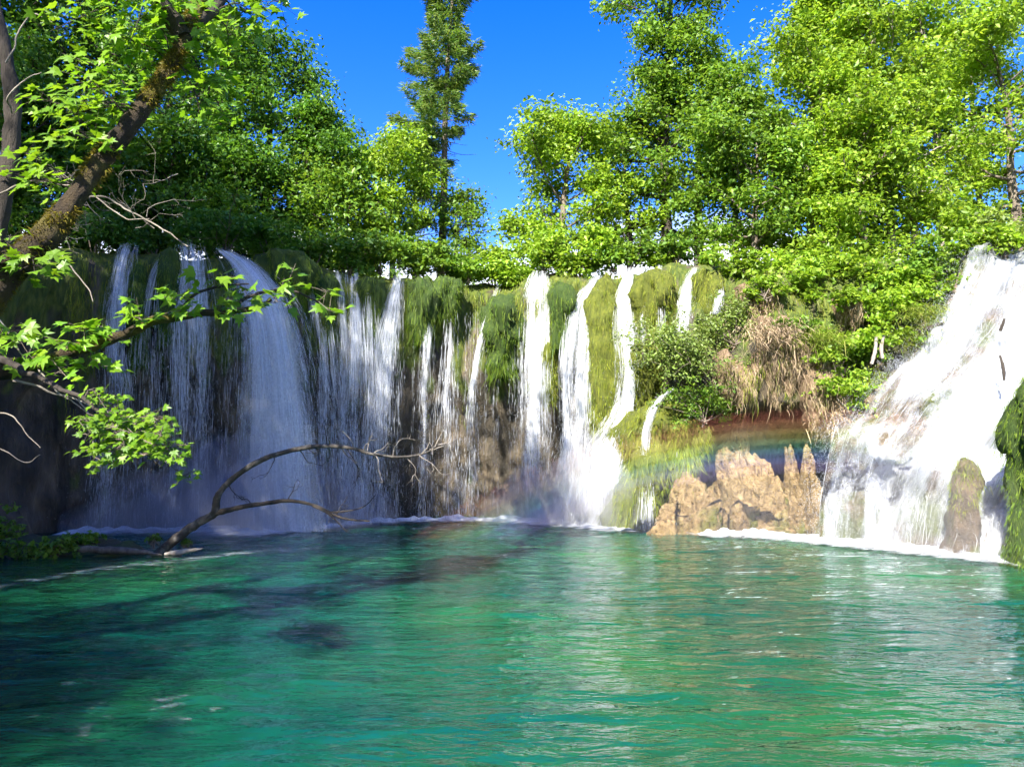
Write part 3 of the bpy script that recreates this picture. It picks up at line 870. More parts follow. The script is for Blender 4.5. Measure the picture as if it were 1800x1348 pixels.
def dd(px, k=.45): return lipD(px) - k
FALLS = [
    ('leftmost fall sliding down the dark wall in two steps', [(226, 428, dd(226, .2), 30, .7), (214, 480, dd(214), 40, .9), (205, 560, dd(205, .6), 46, .6), (202, 630, dd(202, .65), 48, .8), (206, 680, dd(206, .7), 54, .8), (196, 760, dd(196, .8), 60, .5), (186, 925, dd(186, .8), 70, .6)], 2600, .75),
    ('thin faint veil second from the left', [(282, 455, dd(282, .3), 14, .7), (268, 500, dd(268), 26, .7), (256, 600, dd(256, .55), 50, .35), (250, 926, dd(250, .7), 90, .35)], 1700, .45),
    ('broken curtain left of the big left fall', [(330, 426, dd(330, .2), 44, .8), (335, 480, dd(335, .4), 62, .7), (328, 560, dd(330, .6), 86, .55), (330, 750, dd(330, .7), 96, .45), (330, 930, dd(330, .8), 110, .5)], 3600, .55),
    ('narrow bright column left of the big left fall', [(352, 440, dd(352, .3), 16, .7), (355, 560, dd(352, .65), 24, .9), (355, 740, dd(352, .8), 26, .8), (352, 932, dd(352, .9), 40, .6)], 1400, .7),
    ('broad big fall arching out from the left crest', [(385, 436, dd(390, .1), 30, .9), (430, 470, dd(420, .5), 62, 1), (462, 530, dd(440, 1.0), 104, 1), (480, 620, dd(450, 1.3), 134, 1), (490, 750, dd(450, 1.45), 164, 1), (494, 860, dd(450, 1.5), 180, 1), (496, 934, dd(450, 1.5), 200, 1.2)], 13000, 1.5),
    ('hair thin fall just right of the big left fall', [(540, 474, dd(540, .25), 10, .7), (552, 540, dd(552, .6), 13, .8), (564, 620, dd(564, .75), 16, .7), (567, 780, dd(567, .85), 22, .4), (568, 925, dd(567, .9), 34, .3)], 1100, .6),
    ('faint wisp left of the first feathery middle fall', [(594, 476, dd(594, .2), 14, .6), (602, 540, dd(602, .5), 24, .5), (604, 700, dd(602, .7), 40, .35), (606, 920, dd(602, .8), 56, .3)], 1300, .35),
    ('feathery white fall with square head left of mid picture', [(621, 478, dd(621, .2), 26, 1), (624, 560, dd(621, .5), 36, 1), (623, 650, dd(621, .65), 54, .8), (622, 780, dd(621, .7), 72, .55), (622, 920, dd(621, .8), 88, .45)], 3600, .85),
    ('feathery fall bending left beside the moss tongue', [(704, 472, dd(704, .15), 10, .9), (692, 530, dd(692, .5), 30, .9), (678, 620, dd(680, .7), 54, .8), (668, 760, dd(675, .8), 68, .55), (662, 917, dd(670, .8), 84, .45)], 3600, .8),
    ('thin straight fall dropping free in mid picture', [(764, 480, dd(764, .15), 10, .8), (756, 550, dd(756, .5), 12, .8), (748, 620, dd(750, .7), 16, .9), (745, 740, dd(748, .75), 20, .8), (741, 915, dd(745, .8), 28, .45)], 1700, .8),
    ('faint broad veil between the two feathery middle falls', [(650, 520, dd(650, .6), 26, .35), (648, 640, dd(650, .7), 50, .4), (646, 780, dd(650, .8), 80, .4), (644, 920, dd(650, .85), 100, .4)], 2200, .42),
    ('faint ragged veil right of the big left fall', [(575, 560, dd(575, .6), 20, .4), (582, 700, dd(580, .75), 50, .45), (588, 925, dd(585, .85), 84, .45)], 1900, .45),
    ('faint veil between the thin straight fall and the bent trickle', [(788, 560, dd(788, .6), 14, .35), (785, 700, dd(786, .75), 34, .35), (782, 915, dd(784, .85), 62, .35)], 1300, .35),
    ('thin bent trickle left of the shaded moss hump', [(876, 504, dd(876, .15), 8, .7), (852, 570, dd(855, .6), 12, .8), (836, 640, dd(840, .75), 14, .8), (826, 720, dd(830, .8), 30, .45), (818, 914, dd(822, .85), 56, .3)], 1500, .55),
    ('white straight fall at the start of the sunlit wall', [(948, 476, dd(948, .1), 24, 1), (943, 530, dd(943, .4), 50, 1.1), (940, 620, dd(940, .65), 52, 1.1), (939, 720, dd(940, .75), 54, 1), (938, 830, dd(940, .8), 56, .8), (938, 915, dd(940, .8), 46, .7)], 5200, .82),
    ('slim double trickle between two moss columns', [(1003, 536, dd(1003, .35), 10, .8), (993, 610, dd(995, .6), 14, .8), (993, 720, dd(995, .75), 18, .7), (996, 918, dd(995, .85), 36, .4)], 1500, .6),
    ('wide sunlit veil left of the tall moss column', [(1052, 484, dd(1052, .1), 18, .9), (1032, 530, dd(1032, .45), 54, 1.0), (1022, 620, dd(1022, .65), 66, .95), (1018, 740, dd(1018, .8), 70, .9), (1012, 830, dd(1015, .9), 96, .85), (1004, 918, dd(1010, .95), 126, .95)], 7000, .72),
    ('white stepped fall sliding left over a ledge to a fan of spray', [(1110, 470, dd(1110, .1), 12, 1), (1099, 520, dd(1100, .5), 28, 1.2), (1100, 585, dd(1100, .75), 36, 1.2), (1107, 650, dd(1100, .9), 40, 1.2), (1098, 720, dd(1100, 1.0), 40, 1.3), (1078, 780, dd(1090, 1.2), 84, 1.1), (1062, 850, dd(1080, 1.3), 96, .85), (1052, 926, dd(1070, 1.4), 108, .85)], 8000, .9),
    ('short trickle on the bright moss slope near the lip', [(1134, 478, dd(1134, .25), 7, .8), (1131, 560, dd(1134, .75), 9, .7), (1131, 640, dd(1134, .85), 10, .5)], 420, .6),
    ('faint trickle right of the short one on the moss slope', [(1158, 466, dd(1158, .15), 9, .8), (1160, 520, dd(1158, .75), 10, .6), (1164, 600, dd(1160, .95), 12, .4)], 420, .5),
    ('broken white rill left of the domed moss hump', [(1222, 470, dd(1222, .15), 18, .9), (1206, 520, dd(1206, .65), 22, 1), (1203, 570, dd(1204, .95), 26, .9), (1186, 640, dd(1190, 1.1), 22, .6)], 1300, .9),
    ('short white rill right of the domed moss hump', [(1266, 486, dd(1266, .3), 10, 1), (1264, 520, dd(1266, .75), 12, 1), (1258, 552, dd(1262, .95), 14, .8)], 480, .9),
    ('small slanting rill sliding off the bush onto the mossy foot', [(1186, 682, 17.3, 10, .9), (1160, 702, 17.25, 13, 1), (1140, 740, 17.2, 14, .9), (1132, 800, 17.2, 10, .6)], 700, 1.0),
    ('small curtain dripping between the mossy foot and the boulder', [(1136, 845, 17.15, 22, .5), (1134, 890, 17.1, 26, .8), (1132, 930, 17.1, 32, .9)], 700, .7),
    ('single thread of water in front of the peaked boulder', [(1190, 780, 16.5, 2, 1), (1189, 860, 16.45, 2, 1), (1188, 932, 16.4, 3, .8)], 36, .0),
]
for k, (lab, pts, n, ve) in enumerate(FALLS):
    waterfall(lab, pts, n, ve, seed=k)

# the countless single drips between the falls
def drips():
    rng = np.random.default_rng(404)
    n = 20000
    px = rng.uniform(190, 1075, n)
    lane = np.round(px / 7) * 7 + rng.normal(size=n) * 1.2           # drips fall in lanes under the moss tips
    keep = hash3(np.round(px / 7).astype(np.int64), np.zeros(n, np.int64), np.zeros(n, np.int64), 3) < .6
    px = lane[keep]; n = len(px)
    D = np.interp(px, LIP_PX, LIP_D) - .25 - .35 * rng.random(n)
    X = (px - 900) / FPX * D * 1.012
    z0 = rng.uniform(.1, 5.6, n) ; ln = .05 + rng.exponential(.13, n)
    s_ = np.linspace(0, 1, 3)
    P = np.stack([np.repeat(X[:, None], 3, 1) + rng.normal(size=(n, 1)) * .015, np.repeat(D[:, None], 3, 1), np.maximum(z0[:, None] - ln[:, None] * s_, .0)], -1)
    g = Geo(); ribbons(g, P, rng.uniform(.0012, .0035, n), rng)
    structure('dripping_water', g, MAT['strand'], False, kind='stuff')
drips()

# ------------------------------------------------------------------ the big cascade at the right
CAS_L = [(1700, 446, 17.6), (1672, 520, 17.0), (1628, 610, 16.6), (1545, 690, 16.2), (1474, 772, 15.8), (1446, 860, 15.5), (1432, 962, 15.2)]
CAS_R = [(2110, 440, 17.0), (2090, 560, 15.8), (2080, 700, 14.2), (2070, 800, 13.0), (2060, 900, 12.0), (2050, 1012, 10.9)]
def cascade():
    rng = np.random.default_rng(77)
    nt_, nu = 150, 150
    A = smooth_path(np.array([W(*p) for p in CAS_L]), nt_)
    B = smooth_path(np.array([W(*p) for p in CAS_R]), nt_)
    t = np.linspace(0, 1, nt_); u = np.linspace(0, 1, nu)
    P = A[:, None, :] * (1 - u[None, :, None]) + B[:, None, :] * u[None, :, None]
    P[:, :, 1] -= (.55 * np.sin(np.pi * u)[None, :] * np.sin(np.pi * np.clip(t, 0, 1))[:, None])
    nrm = norm(np.array([-.25, -.8, .55]))
    flow = np.stack([np.repeat(u[None] * 6, nt_, 0).ravel(), np.repeat(t[:, None] * 5, nu, 1).ravel(), np.zeros(nt_ * nu)], 1)
    e = fbm(flow * np.array([1.0, 1.4, 1]), 7, 4) * .36 + (1 - np.abs(fbm(flow * np.array([.8, .45, 1]) + 4, 17, 2))) * .28
    st_ = (t[:, None] * 5.5 + .9 * fbm(flow * np.array([.5, .15, 1]), 19, 2).reshape(nt_, nu)) % 1.0
    e = e.reshape(nt_, nu) + .34 * np.where(st_ < .8, st_ / .8, (1 - st_) / .2) - .15
    e = e * sstep(0, .06, t)[:, None]
    rock = P + nrm * e[:, :, None]
    kz = sstep(.88, 1, t)[:, None]; rock[:, :, 2] = rock[:, :, 2] * (1 - kz) - .22 * kz
    root = thing('cascade', 'wide roaring white cascade tumbling down the rocks at the right edge', 'waterfall', rock[-1, nu // 2] * np.array([1, 1, 0]))
    i = np.arange(nt_ - 1)[:, None] * nu; j = np.arange(nu - 1)[None, :]
    F = np.stack([i + j, i + nu + j, i + nu + j + 1, i + j + 1], -1).reshape(-1, 4)
    g = Geo(); g.add((rock - np.array([0, 0, .02])).reshape(-1, 3), F)
    part('rock_bed', g, MAT['wet_rock'], root, True)
    for lay, (h, su, sv, c) in enumerate([(.02, 5.5, 1.0, .94), (.08, 5.5, 1.0, .66), (.18, 5.5, 1.0, .36)]):
        e2 = (fbm(flow * np.array([3.5, 1.5, 1]) + lay * 9, 27 + lay, 3) * .12 + np.abs(fbm(flow * np.array([2.0, 2.2, 1]) + lay * 5, 37 + lay, 2)) * .22).reshape(nt_, nu)
        Q = rock + nrm * (h + e2)[:, :, None]
        uv = np.stack([np.repeat(u[None] * su, nt_, 0) + lay * 31, np.repeat(t[:, None] * 7 * sv, nu, 1)], -1).reshape(-1, 2)
        g = Geo(); g.add(Q.reshape(-1, 3), F, uv)
        o = part('water_film', g, MAT['rapid'], root, True, True)
        cov = c * (1 + .75 * fbm(flow * np.array([1.6, .6, 1]), 55, 3).reshape(nt_, nu)) * sstep(0, .035, u)[None, :] * sstep(0, .05, t)[:, None]
        set_cover(o, np.clip(cov, 0, 1).ravel())
    # strands shooting over the steps
    n = 7000
    g = Geo()
    t0 = rng.random(n) ** .85; ln = rng.exponential(1, n) * .028 + .01
    k = 5
    T = np.clip(t0[:, None] + ln[:, None] * np.linspace(0, 1, k)[None], 0, 1)
    U = np.clip(rng.random(n)[:, None] + rng.normal(size=(n, 1)) * .02 + (T - t0[:, None]) * rng.normal(size=(n, 1)) * .3, 0, 1)
    fi, fj = T * (nt_ - 1), U * (nu - 1)
    i0 = np.minimum(fi.astype(int), nt_ - 2); j0 = np.minimum(fj.astype(int), nu - 2)
    a, b = (fi - i0)[..., None], (fj - j0)[..., None]
    Pt = rock[i0, j0] * (1 - a) * (1 - b) + rock[i0 + 1, j0] * a * (1 - b) + rock[i0, j0 + 1] * (1 - a) * b + rock[i0 + 1, j0 + 1] * a * b
    lift = ((.06 + rng.exponential(.09, n)) * sstep(.02, .2, t0))[:, None] * (1 + .8 * np.sin(np.linspace(0, np.pi, k)))[None]
    Pt = Pt + nrm * lift[..., None]
    Pt[..., 2] = np.maximum(Pt[..., 2], 0)
    ribbons(g, Pt, rng.uniform(.0012, .0034, n), rng)
    part('strand', g, MAT['strand'], root, False, kind='stuff')
    m = 34000
    ti = rng.integers(5, nt_, m); ui = rng.integers(0, nu, m)
    Pd = rock[ti, ui] + nrm * (rng.exponential(.2, m) * sstep(.02, .25, ti / nt_))[:, None] + rng.normal(size=(m, 3)) * .06
    edge = rng.random(m) < .4
    Pd[edge] = rock[ti[edge], rng.integers(0, 6, edge.sum())] + rng.normal(size=(edge.sum(), 3)) * np.array([.2, .2, .16]) + np.array([-.08, 0, .03])
    Pd[:, 2] = np.maximum(Pd[:, 2], .02)
    r = rng.uniform(.003, .008, m)[:, None, None]
    V = (Pd[:, None, :] + np.array([[1, 0, -.5], [-.6, .8, -.5], [-.6, -.8, -.5], [0, 0, 1.6]])[None] * r).reshape(-1, 3)
    b_ = np.arange(m)[:, None] * 4
    g = Geo(); g.add(V, np.concatenate([b_ + np.array(q) for q in ([0, 1, 3], [1, 2, 3], [2, 0, 3], [0, 2, 1])]))
    part('drop', g, MAT['strand'], root, False, kind='stuff')
    return rock
ROCK = cascade()

mound('mossy_stone', 'mossy stone with bare brown foot splitting the big cascade', 'rock', 1697, 800, 998, 54, 12.92, MAT['wet_rock'], MAT['moss'], n=700, ln=(.03, .1), depth=.7, taper=1.05, bw=(.003, .008), topf=.75, lean=-8, bare=.5)
mound('mossy_stone', 'dark green mossy column at the right edge of the picture', 'rock', 1826, 655, 1005, 84, 11.7, MAT['mound_core_dark'], MAT['moss_dark'], n=3400, ln=(.03, .11), depth=.6, taper=.9, bw=(.003, .009))

# ------------------------------------------------------------------ foam on the pool
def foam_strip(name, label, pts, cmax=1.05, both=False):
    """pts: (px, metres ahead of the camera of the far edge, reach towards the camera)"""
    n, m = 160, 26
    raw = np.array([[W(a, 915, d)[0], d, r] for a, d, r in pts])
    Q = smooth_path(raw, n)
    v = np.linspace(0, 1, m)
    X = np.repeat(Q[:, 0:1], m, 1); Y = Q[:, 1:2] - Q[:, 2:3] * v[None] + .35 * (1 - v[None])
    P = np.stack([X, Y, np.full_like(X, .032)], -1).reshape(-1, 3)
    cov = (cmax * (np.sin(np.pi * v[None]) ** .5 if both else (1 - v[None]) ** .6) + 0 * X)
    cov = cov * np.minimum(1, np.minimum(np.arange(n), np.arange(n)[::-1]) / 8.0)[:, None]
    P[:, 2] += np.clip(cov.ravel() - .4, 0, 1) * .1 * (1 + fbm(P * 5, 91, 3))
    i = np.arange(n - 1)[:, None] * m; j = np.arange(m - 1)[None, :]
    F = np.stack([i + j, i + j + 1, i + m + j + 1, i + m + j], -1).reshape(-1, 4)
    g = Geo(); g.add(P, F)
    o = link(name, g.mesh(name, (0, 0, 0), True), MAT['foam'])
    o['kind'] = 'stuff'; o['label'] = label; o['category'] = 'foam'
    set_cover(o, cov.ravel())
foam_strip('foam', 'line of white foam along the foot of the cliff falls', [(70, 16.0, .9), (186, 16.5, 1.0), (330, 16.9, .9), (450, 16.6, 1.5), (540, 17.2, 1.2), (660, 18.8, .7), (800, 19.4, .6), (940, 19.1, 1.3), (1010, 18.5, 1.7), (1060, 17.9, 1.7), (1140, 17.3, 1.0)])
foam_strip('foam', 'broad white foam spreading from the foot of the big cascade', [(1190, 16.0, .5), (1330, 15.9, 1.2), (1430, 15.2, 2.0), (1520, 14.4, 2.1), (1620, 13.5, 2.0), (1720, 12.7, 1.9), (1830, 11.6, 1.8), (1900, 11.0, 1.3)])

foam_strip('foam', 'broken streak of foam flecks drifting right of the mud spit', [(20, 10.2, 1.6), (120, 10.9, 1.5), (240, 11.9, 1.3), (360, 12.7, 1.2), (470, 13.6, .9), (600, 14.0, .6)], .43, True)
foam_strip('foam', 'scattered small white flecks painted as sky glints on the dark water at lower left', [(-60, 6.2, 2.2), (120, 6.2, 2.2), (280, 6.0, 2.0), (420, 5.6, 1.6), (520, 5.2, .8)], .30, True)  # glints of sky on the water, put in as white surface flecks

# ------------------------------------------------------------------ spray mist and rainbow
def fat_tube(g, C, ra, rb, sides=20, seed=0):
    n = len(C); a = np.linspace(0, 2 * np.pi, sides, endpoint=False)
    V = C[:, None, :] + np.stack([np.zeros((n, sides)), np.cos(a)[None] * ra[:, None], np.sin(a)[None] * rb[:, None]], -1)
    V = V.reshape(-1, 3)
    V += (V - np.repeat(C, sides, 0)) * (fbm(V * 1.1, seed, 3) * .3)[:, None]
    i = np.arange(n - 1)[:, None] * sides; j = np.arange(sides)[None, :]; j2 = (j + 1) % sides
    g.add(V, np.stack([i + j, i + j2, i + sides + j2, i + sides + j], -1).reshape(-1, 4))
    g.add(V[:sides], np.array([[0, k + 1, k] for k in range(1, sides - 1)]))
    g.add(V[-sides:], np.array([[0, k, k + 1] for k in range(1, sides - 1)]))

def mist(label, pts, dens):
    root = thing('mist', label, 'mist', (0, 0, 0)); root['kind'] = 'stuff'
    raw = np.array([[W(a, 900, d)[0], d, .1, h] for a, d, h in pts])
    Q = smooth_path(raw, 50)
    for k, f in enumerate((.3, .58, .88, 1.2)):
        g = Geo()
        end = np.sin(np.linspace(.08, np.pi - .08, 50)) ** .5
        fat_tube(g, Q[:, :3], Q[:, 3] * f * end * .55, Q[:, 3] * f * end, seed=200 + k)
        part('spray', g, volume_material('spray_mist', (.97, .98, 1), dens * .68), root, True, kind='stuff')
mist('thin bluish spray hanging at the foot of the left falls', [(110, 16.2, 1.2), (300, 16.6, 1.5), (450, 16.3, 2.0), (560, 17.2, 1.6), (700, 18.6, 1.2)], .22)
mist('bright spray at the foot of the sunlit falls', [(840, 18.8, .9), (940, 18.7, 1.4), (1020, 18.2, 2.0), (1070, 17.6, 1.6), (1150, 17.2, .8)], .38)
mist('thin pale spray drifting before the mouth of the cave', [(1090, 16.6, 1.0), (1230, 16.0, 1.7), (1340, 15.5, 1.8), (1450, 14.9, 1.6)], .03)
mist('dense white spray in front of the big cascade', [(1440, 14.9, 1.6), (1560, 13.9, 2.0), (1680, 12.8, 1.8), (1830, 11.5, 1.5)], .1)

def rainbow():
    """arc of droplets 42 degrees round the line that runs away from the sun"""
    root = thing('rainbow', 'faint rainbow arc in the spray across the cave and falls', 'rainbow', (0, 0, 0)); root['kind'] = 'stuff'
    A = -SUNV
    E1 = norm(np.cross(A, np.array([0, 0, 1.0]))); E2 = np.cross(E1, A)
    cam_p = np.array([0, 0, CAM_H])
    for k, (ang, col, dens) in enumerate([(42.8, (1, .34, .24), .03), (42.1, (1, .55, .26), .046), (41.4, (.9, .85, .28), .044), (40.7, (.3, .85, .5), .04), (40.0, (.25, .5, 1), .046), (39.3, (.48, .36, 1), .034)]):
        phi = np.radians(np.linspace(40, 106, 60))          # 90 = top of the arc
        d = A[None] * math.cos(R(ang)) + (E1[None] * np.cos(phi)[:, None] * -1 + E2[None] * np.sin(phi)[:, None]) * math.sin(R(ang))
        rad = norm(E1[None] * np.cos(phi)[:, None] * -1 + E2[None] * np.sin(phi)[:, None])
        dist = 15.6
        C = cam_p + d * dist
        a = np.linspace(0, 2 * np.pi, 14, endpoint=False)
        end = np.sin(np.linspace(.05, np.pi - .05, 60)) ** .6
        V = C[:, None, :] + d[:, None, :] * (np.cos(a) * .5)[None, :, None] + rad[:, None, :] * (np.sin(a)[None, :] * .24 * end[:, None])[:, :, None]
        g = Geo(); s = 14
        i = np.arange(59)[:, None] * s; j = np.arange(s)[None, :]; j2 = (j + 1) % s
        g.add(V.reshape(-1, 3), np.stack([i + j, i + j2, i + s + j2, i + s + j], -1).reshape(-1, 4))
        g.add(V[0], np.array([[0, q + 1, q] for q in range(1, s - 1)])); g.add(V[-1], np.array([[0, q, q + 1] for q in range(1, s - 1)]))
        part('colour_band', g, rainbow_material(col, dens), root, True, kind='stuff')
rainbow()

# ------------------------------------------------------------------ trees
def make_tree(name, label, base, height, r0, z0, rad, n_limb, nleaf, leaf, mat, bark, seed, lean=(0, 0), top_r=.35, clump=.6, group=None, shape='round', limb_up=(-.05, .85), subs=4, bias=(0, 0), cat='tree', thin=.6):
    rng = np.random.default_rng(seed)
    base = np.asarray(base, float)
    root = thing(name, label, cat, base, group)
    t = np.linspace(0, 1, 12)
    wob = np.stack([fbm(np.stack([t * 3, 0 * t + seed, 0 * t], 1), seed, 2), fbm(np.stack([t * 3, 0 * t + seed + 9, 0 * t], 1), seed + 4, 2), 0 * t], 1) * .035 * height * t[:, None]
    tr = base + np.stack([lean[0] * t ** 1.3, lean[1] * t ** 1.3, height * t], 1) + wob
    tr[0, 2] -= .25
    rr = r0 * (1 - t) ** .8 + .015
    rr[0] *= 1.35
    wood = Geo(); tube(wood, tr, rr, 9, seed, .18)
    clumps, crad = [], []
    for i in range(n_limb):
        h = z0 + (.99 - z0) * ((i + rng.random()) / n_limb) ** .9
        k = (h - z0) / (1 - z0)
        if shape == 'round': env = math.sqrt(max(.05, 1 - (1.7 * k - .75) ** 2 * .95)) if k > .44 else .72 + .6 * k
        elif shape == 'cone': env = 1 - .8 * k
        else: env = .72 + .34 * math.sin(k * 11 + seed) - .35 * k * k
        az = i * 2.399 + rng.normal() * .4
        st = np.array([np.interp(h, t, tr[:, c]) for c in range(3)])
        ln = rad * max(.18, env) * rng.uniform(.65, 1.12)
        up = limb_up[0] + (limb_up[1] - limb_up[0]) * k
        d0 = np.array([math.cos(az) + bias[0], math.sin(az) + bias[1], up])
        d0 /= np.linalg.norm(d0)
        pts = [st]
        for q in range(4):
            d0 = d0 + rng.normal(size=3) * .18 + np.array([0, 0, .05])
            d0 /= np.linalg.norm(d0)
            pts.append(pts[-1] + d0 * ln / 4)
        pts = smooth_path(np.array(pts), 8)
        rl = np.interp(h, t, rr) * .45
        tube(wood, pts, np.linspace(rl, .012, 8), 5)
        for f in (5, 6, 7): clumps.append(pts[f]); crad.append(clump * rng.uniform(.7, 1.2))
        for q in range(subs):
            f = rng.integers(2, 7)
            d1 = norm((pts[7] - pts[0])) + rng.normal(size=3) * np.array([.8, .8, .45])
            d1 = norm(d1)
            l1 = ln * rng.uniform(.28, .5)
            sp = smooth_path(np.array([pts[f], pts[f] + d1 * l1 * .5 + rng.normal(size=3) * .06, pts[f] + d1 * l1 + np.array([0, 0, -.05 * l1])]), 5)
            tube(wood, sp, np.linspace(rl * .4 + .006, .006, 5), 4)
            for s_ in (2, 3, 4): clumps.append(sp[s_]); crad.append(clump * rng.uniform(.6, 1.15))
    clumps.append(tr[-1]); crad.append(clump)
    part('trunk', wood, bark, root, True)
    g = Geo()
    scatter_leaves(g, rng, np.array(clumps), np.array(crad), int(nleaf * thin * 1.55), leaf * .8)
    part('crown', g, mat, root, False, kind='stuff')
    return root

def gp(px, D, z=6.55):
    """a foot point on the plateau behind the falls"""
    return np.array([W(px, 475, D)[0], D, z])

# sunlit trees at the right
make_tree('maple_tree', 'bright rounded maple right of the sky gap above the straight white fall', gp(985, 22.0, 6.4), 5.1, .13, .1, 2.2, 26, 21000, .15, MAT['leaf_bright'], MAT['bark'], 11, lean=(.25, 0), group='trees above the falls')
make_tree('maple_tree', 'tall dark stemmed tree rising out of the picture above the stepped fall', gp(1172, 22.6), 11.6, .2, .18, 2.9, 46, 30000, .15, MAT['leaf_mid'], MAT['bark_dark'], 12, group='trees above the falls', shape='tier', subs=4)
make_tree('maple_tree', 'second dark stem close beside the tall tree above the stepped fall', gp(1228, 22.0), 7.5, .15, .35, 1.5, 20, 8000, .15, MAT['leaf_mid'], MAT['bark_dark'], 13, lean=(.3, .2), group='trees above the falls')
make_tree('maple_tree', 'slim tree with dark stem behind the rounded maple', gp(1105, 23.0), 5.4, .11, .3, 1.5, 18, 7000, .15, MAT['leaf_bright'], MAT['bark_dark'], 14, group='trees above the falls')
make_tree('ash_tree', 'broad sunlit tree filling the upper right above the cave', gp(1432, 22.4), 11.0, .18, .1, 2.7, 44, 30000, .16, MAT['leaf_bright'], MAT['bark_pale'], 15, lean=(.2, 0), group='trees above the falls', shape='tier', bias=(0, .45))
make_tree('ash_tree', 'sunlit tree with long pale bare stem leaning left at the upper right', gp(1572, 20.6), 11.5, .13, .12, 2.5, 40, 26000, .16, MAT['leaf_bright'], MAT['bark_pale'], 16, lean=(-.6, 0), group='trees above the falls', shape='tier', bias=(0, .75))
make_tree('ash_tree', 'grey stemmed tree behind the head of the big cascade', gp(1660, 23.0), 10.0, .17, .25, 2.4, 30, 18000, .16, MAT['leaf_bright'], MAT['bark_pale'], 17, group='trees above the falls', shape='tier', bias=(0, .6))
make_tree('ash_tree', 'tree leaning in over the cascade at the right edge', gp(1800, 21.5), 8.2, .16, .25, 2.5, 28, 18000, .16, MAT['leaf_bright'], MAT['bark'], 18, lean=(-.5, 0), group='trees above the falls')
make_tree('ash_tree', 'low sunlit tree under the broad tree above the cave', gp(1330, 20.6), 4.2, .1, .1, 1.8, 20, 12000, .15, MAT['leaf_mid'], MAT['bark'], 19, group='trees above the falls')
make_tree('ash_tree', 'low sunlit tree on the bank left of the big cascade', gp(1520, 19.6), 4.0, .1, .08, 1.7, 20, 12000, .15, MAT['leaf_bright'], MAT['bark'], 20, group='trees above the falls')
# trees in the middle
make_tree('young_tree', 'small yellow green tree left of the tall spruce', gp(690, 22.4), 4.7, .09, .3, 1.5, 22, 13000, .13, MAT['leaf_bright'], MAT['bark_dark'], 21, group='trees above the falls')
make_tree('young_tree', 'leafy young tree around the foot of the tall spruce', gp(800, 23.5), 3.4, .08, .2, 1.0, 14, 4200, .13, MAT['leaf_mid'], MAT['bark_dark'], 22, group='trees above the falls')
make_tree('young_tree', 'thin sparse sapling right of the tall spruce', gp(822, 24.5), 3.6, .04, .35, .55, 12, 700, .11, MAT['leaf_olive'], MAT['bark'], 23, group='trees above the falls', clump=.25)
# shaded trees at the left
for k, (px, D, hgt, rad, lab) in enumerate([
    (462, 22.5, 7.6, 2.3, 'dark shaded tree with straight black stem left of the sky gap'),
    (560, 22.0, 5.2, 1.8, 'lower dark tree leaning towards the sky gap at its left edge'),
    (375, 21.5, 8.6, 2.5, 'tall dark tree behind the mossy leaning trunk'),
    (270, 20.6, 8.2, 2.5, 'dark tree filling the gap under the mossy leaning trunk'),
    (150, 20.0, 8.6, 2.6, 'dark tree above the leftmost fall'),
    (20, 19.0, 8.4, 2.6, 'dark tree above the left cliff corner'),
    (-130, 17.5, 8.5, 2.6, 'dark tree at the left edge over the cliff'),
]):
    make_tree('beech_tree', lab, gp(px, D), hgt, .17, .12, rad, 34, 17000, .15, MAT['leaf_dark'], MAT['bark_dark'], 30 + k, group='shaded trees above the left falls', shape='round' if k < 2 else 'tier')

def spruce():
    rng = np.random.default_rng(90)
    base = gp(770, 24.0)
    root = thing('spruce_tree', 'tall sparse spruce standing against the blue sky gap', 'tree', base, 'trees above the falls')
    H = 14.0
    t = np.linspace(0, 1, 14)
    tr = base + np.stack([.5 * t + .05 * np.sin(t * 9), 0 * t, H * t], 1)
    tr[0, 2] -= .3
    wood = Geo(); tube(wood, tr, .14 * (1 - t) ** .9 + .012, 8, 3, .12)
    C, Dv, Ln = [], [], []
    n = 210
    for i in range(n):
        h = .14 + .86 * (i + rng.random()) / n
        st = np.array([np.interp(h, t, tr[:, c]) for c in range(3)])
        az = i * 2.399 + rng.normal() * .3
        cx = math.cos(az)
        ln = 3.2 * (1 - h) ** .75 * rng.uniform(.45, 1.05) * (1.0 - .28 * cx) * (.8 + .35 * math.sin(h * 34))
        bare = (h < .46 and cx > -.1) or h < .26
        d = np.array([math.cos(az), math.sin(az), .12])
        pts = smooth_path(np.array([st, st + d * ln * .5 + np.array([0, 0, -.06 * ln]), st + d * ln + np.array([0, 0, .02 * ln])]), 7)
        if bare and rng.random() < .6: pts = pts[:4]
        tube(wood, pts, np.linspace(.016, .004, len(pts)), 4)
        if bare and rng.random() < .8: continue
        m = int(230 * ln) + 20
        f = rng.uniform(.3, 1, m)
        P = np.stack([np.interp(f, np.linspace(0, 1, len(pts)), pts[:, c]) for c in range(3)], 1)
        side = np.array([-d[1], d[0], 0])
        off = rng.normal(size=(m, 1)) * .24 * (1.25 - f)[:, None]
        P = P + side * off + np.array([0, 0, -1]) * rng.normal(size=(m, 1)) * .07
        C.append(P); Dv.append(np.tile(d * .7, (m, 1)) + side * np.sign(off) * .7 + np.array([0, 0, -.3]) + rng.normal(size=(m, 3)) * .3); Ln.append(rng.uniform(.10, .24, m))
    part('trunk', wood, MAT['bark'], root, True)
    C, Dv, Ln = np.vstack(C), np.vstack(Dv), np.concatenate(Ln)
    g = Geo(); blades(g, C, Dv, Ln, .03, rng, .15)
    part('crown', g, MAT['needle'], root, False, kind='stuff')
spruce()

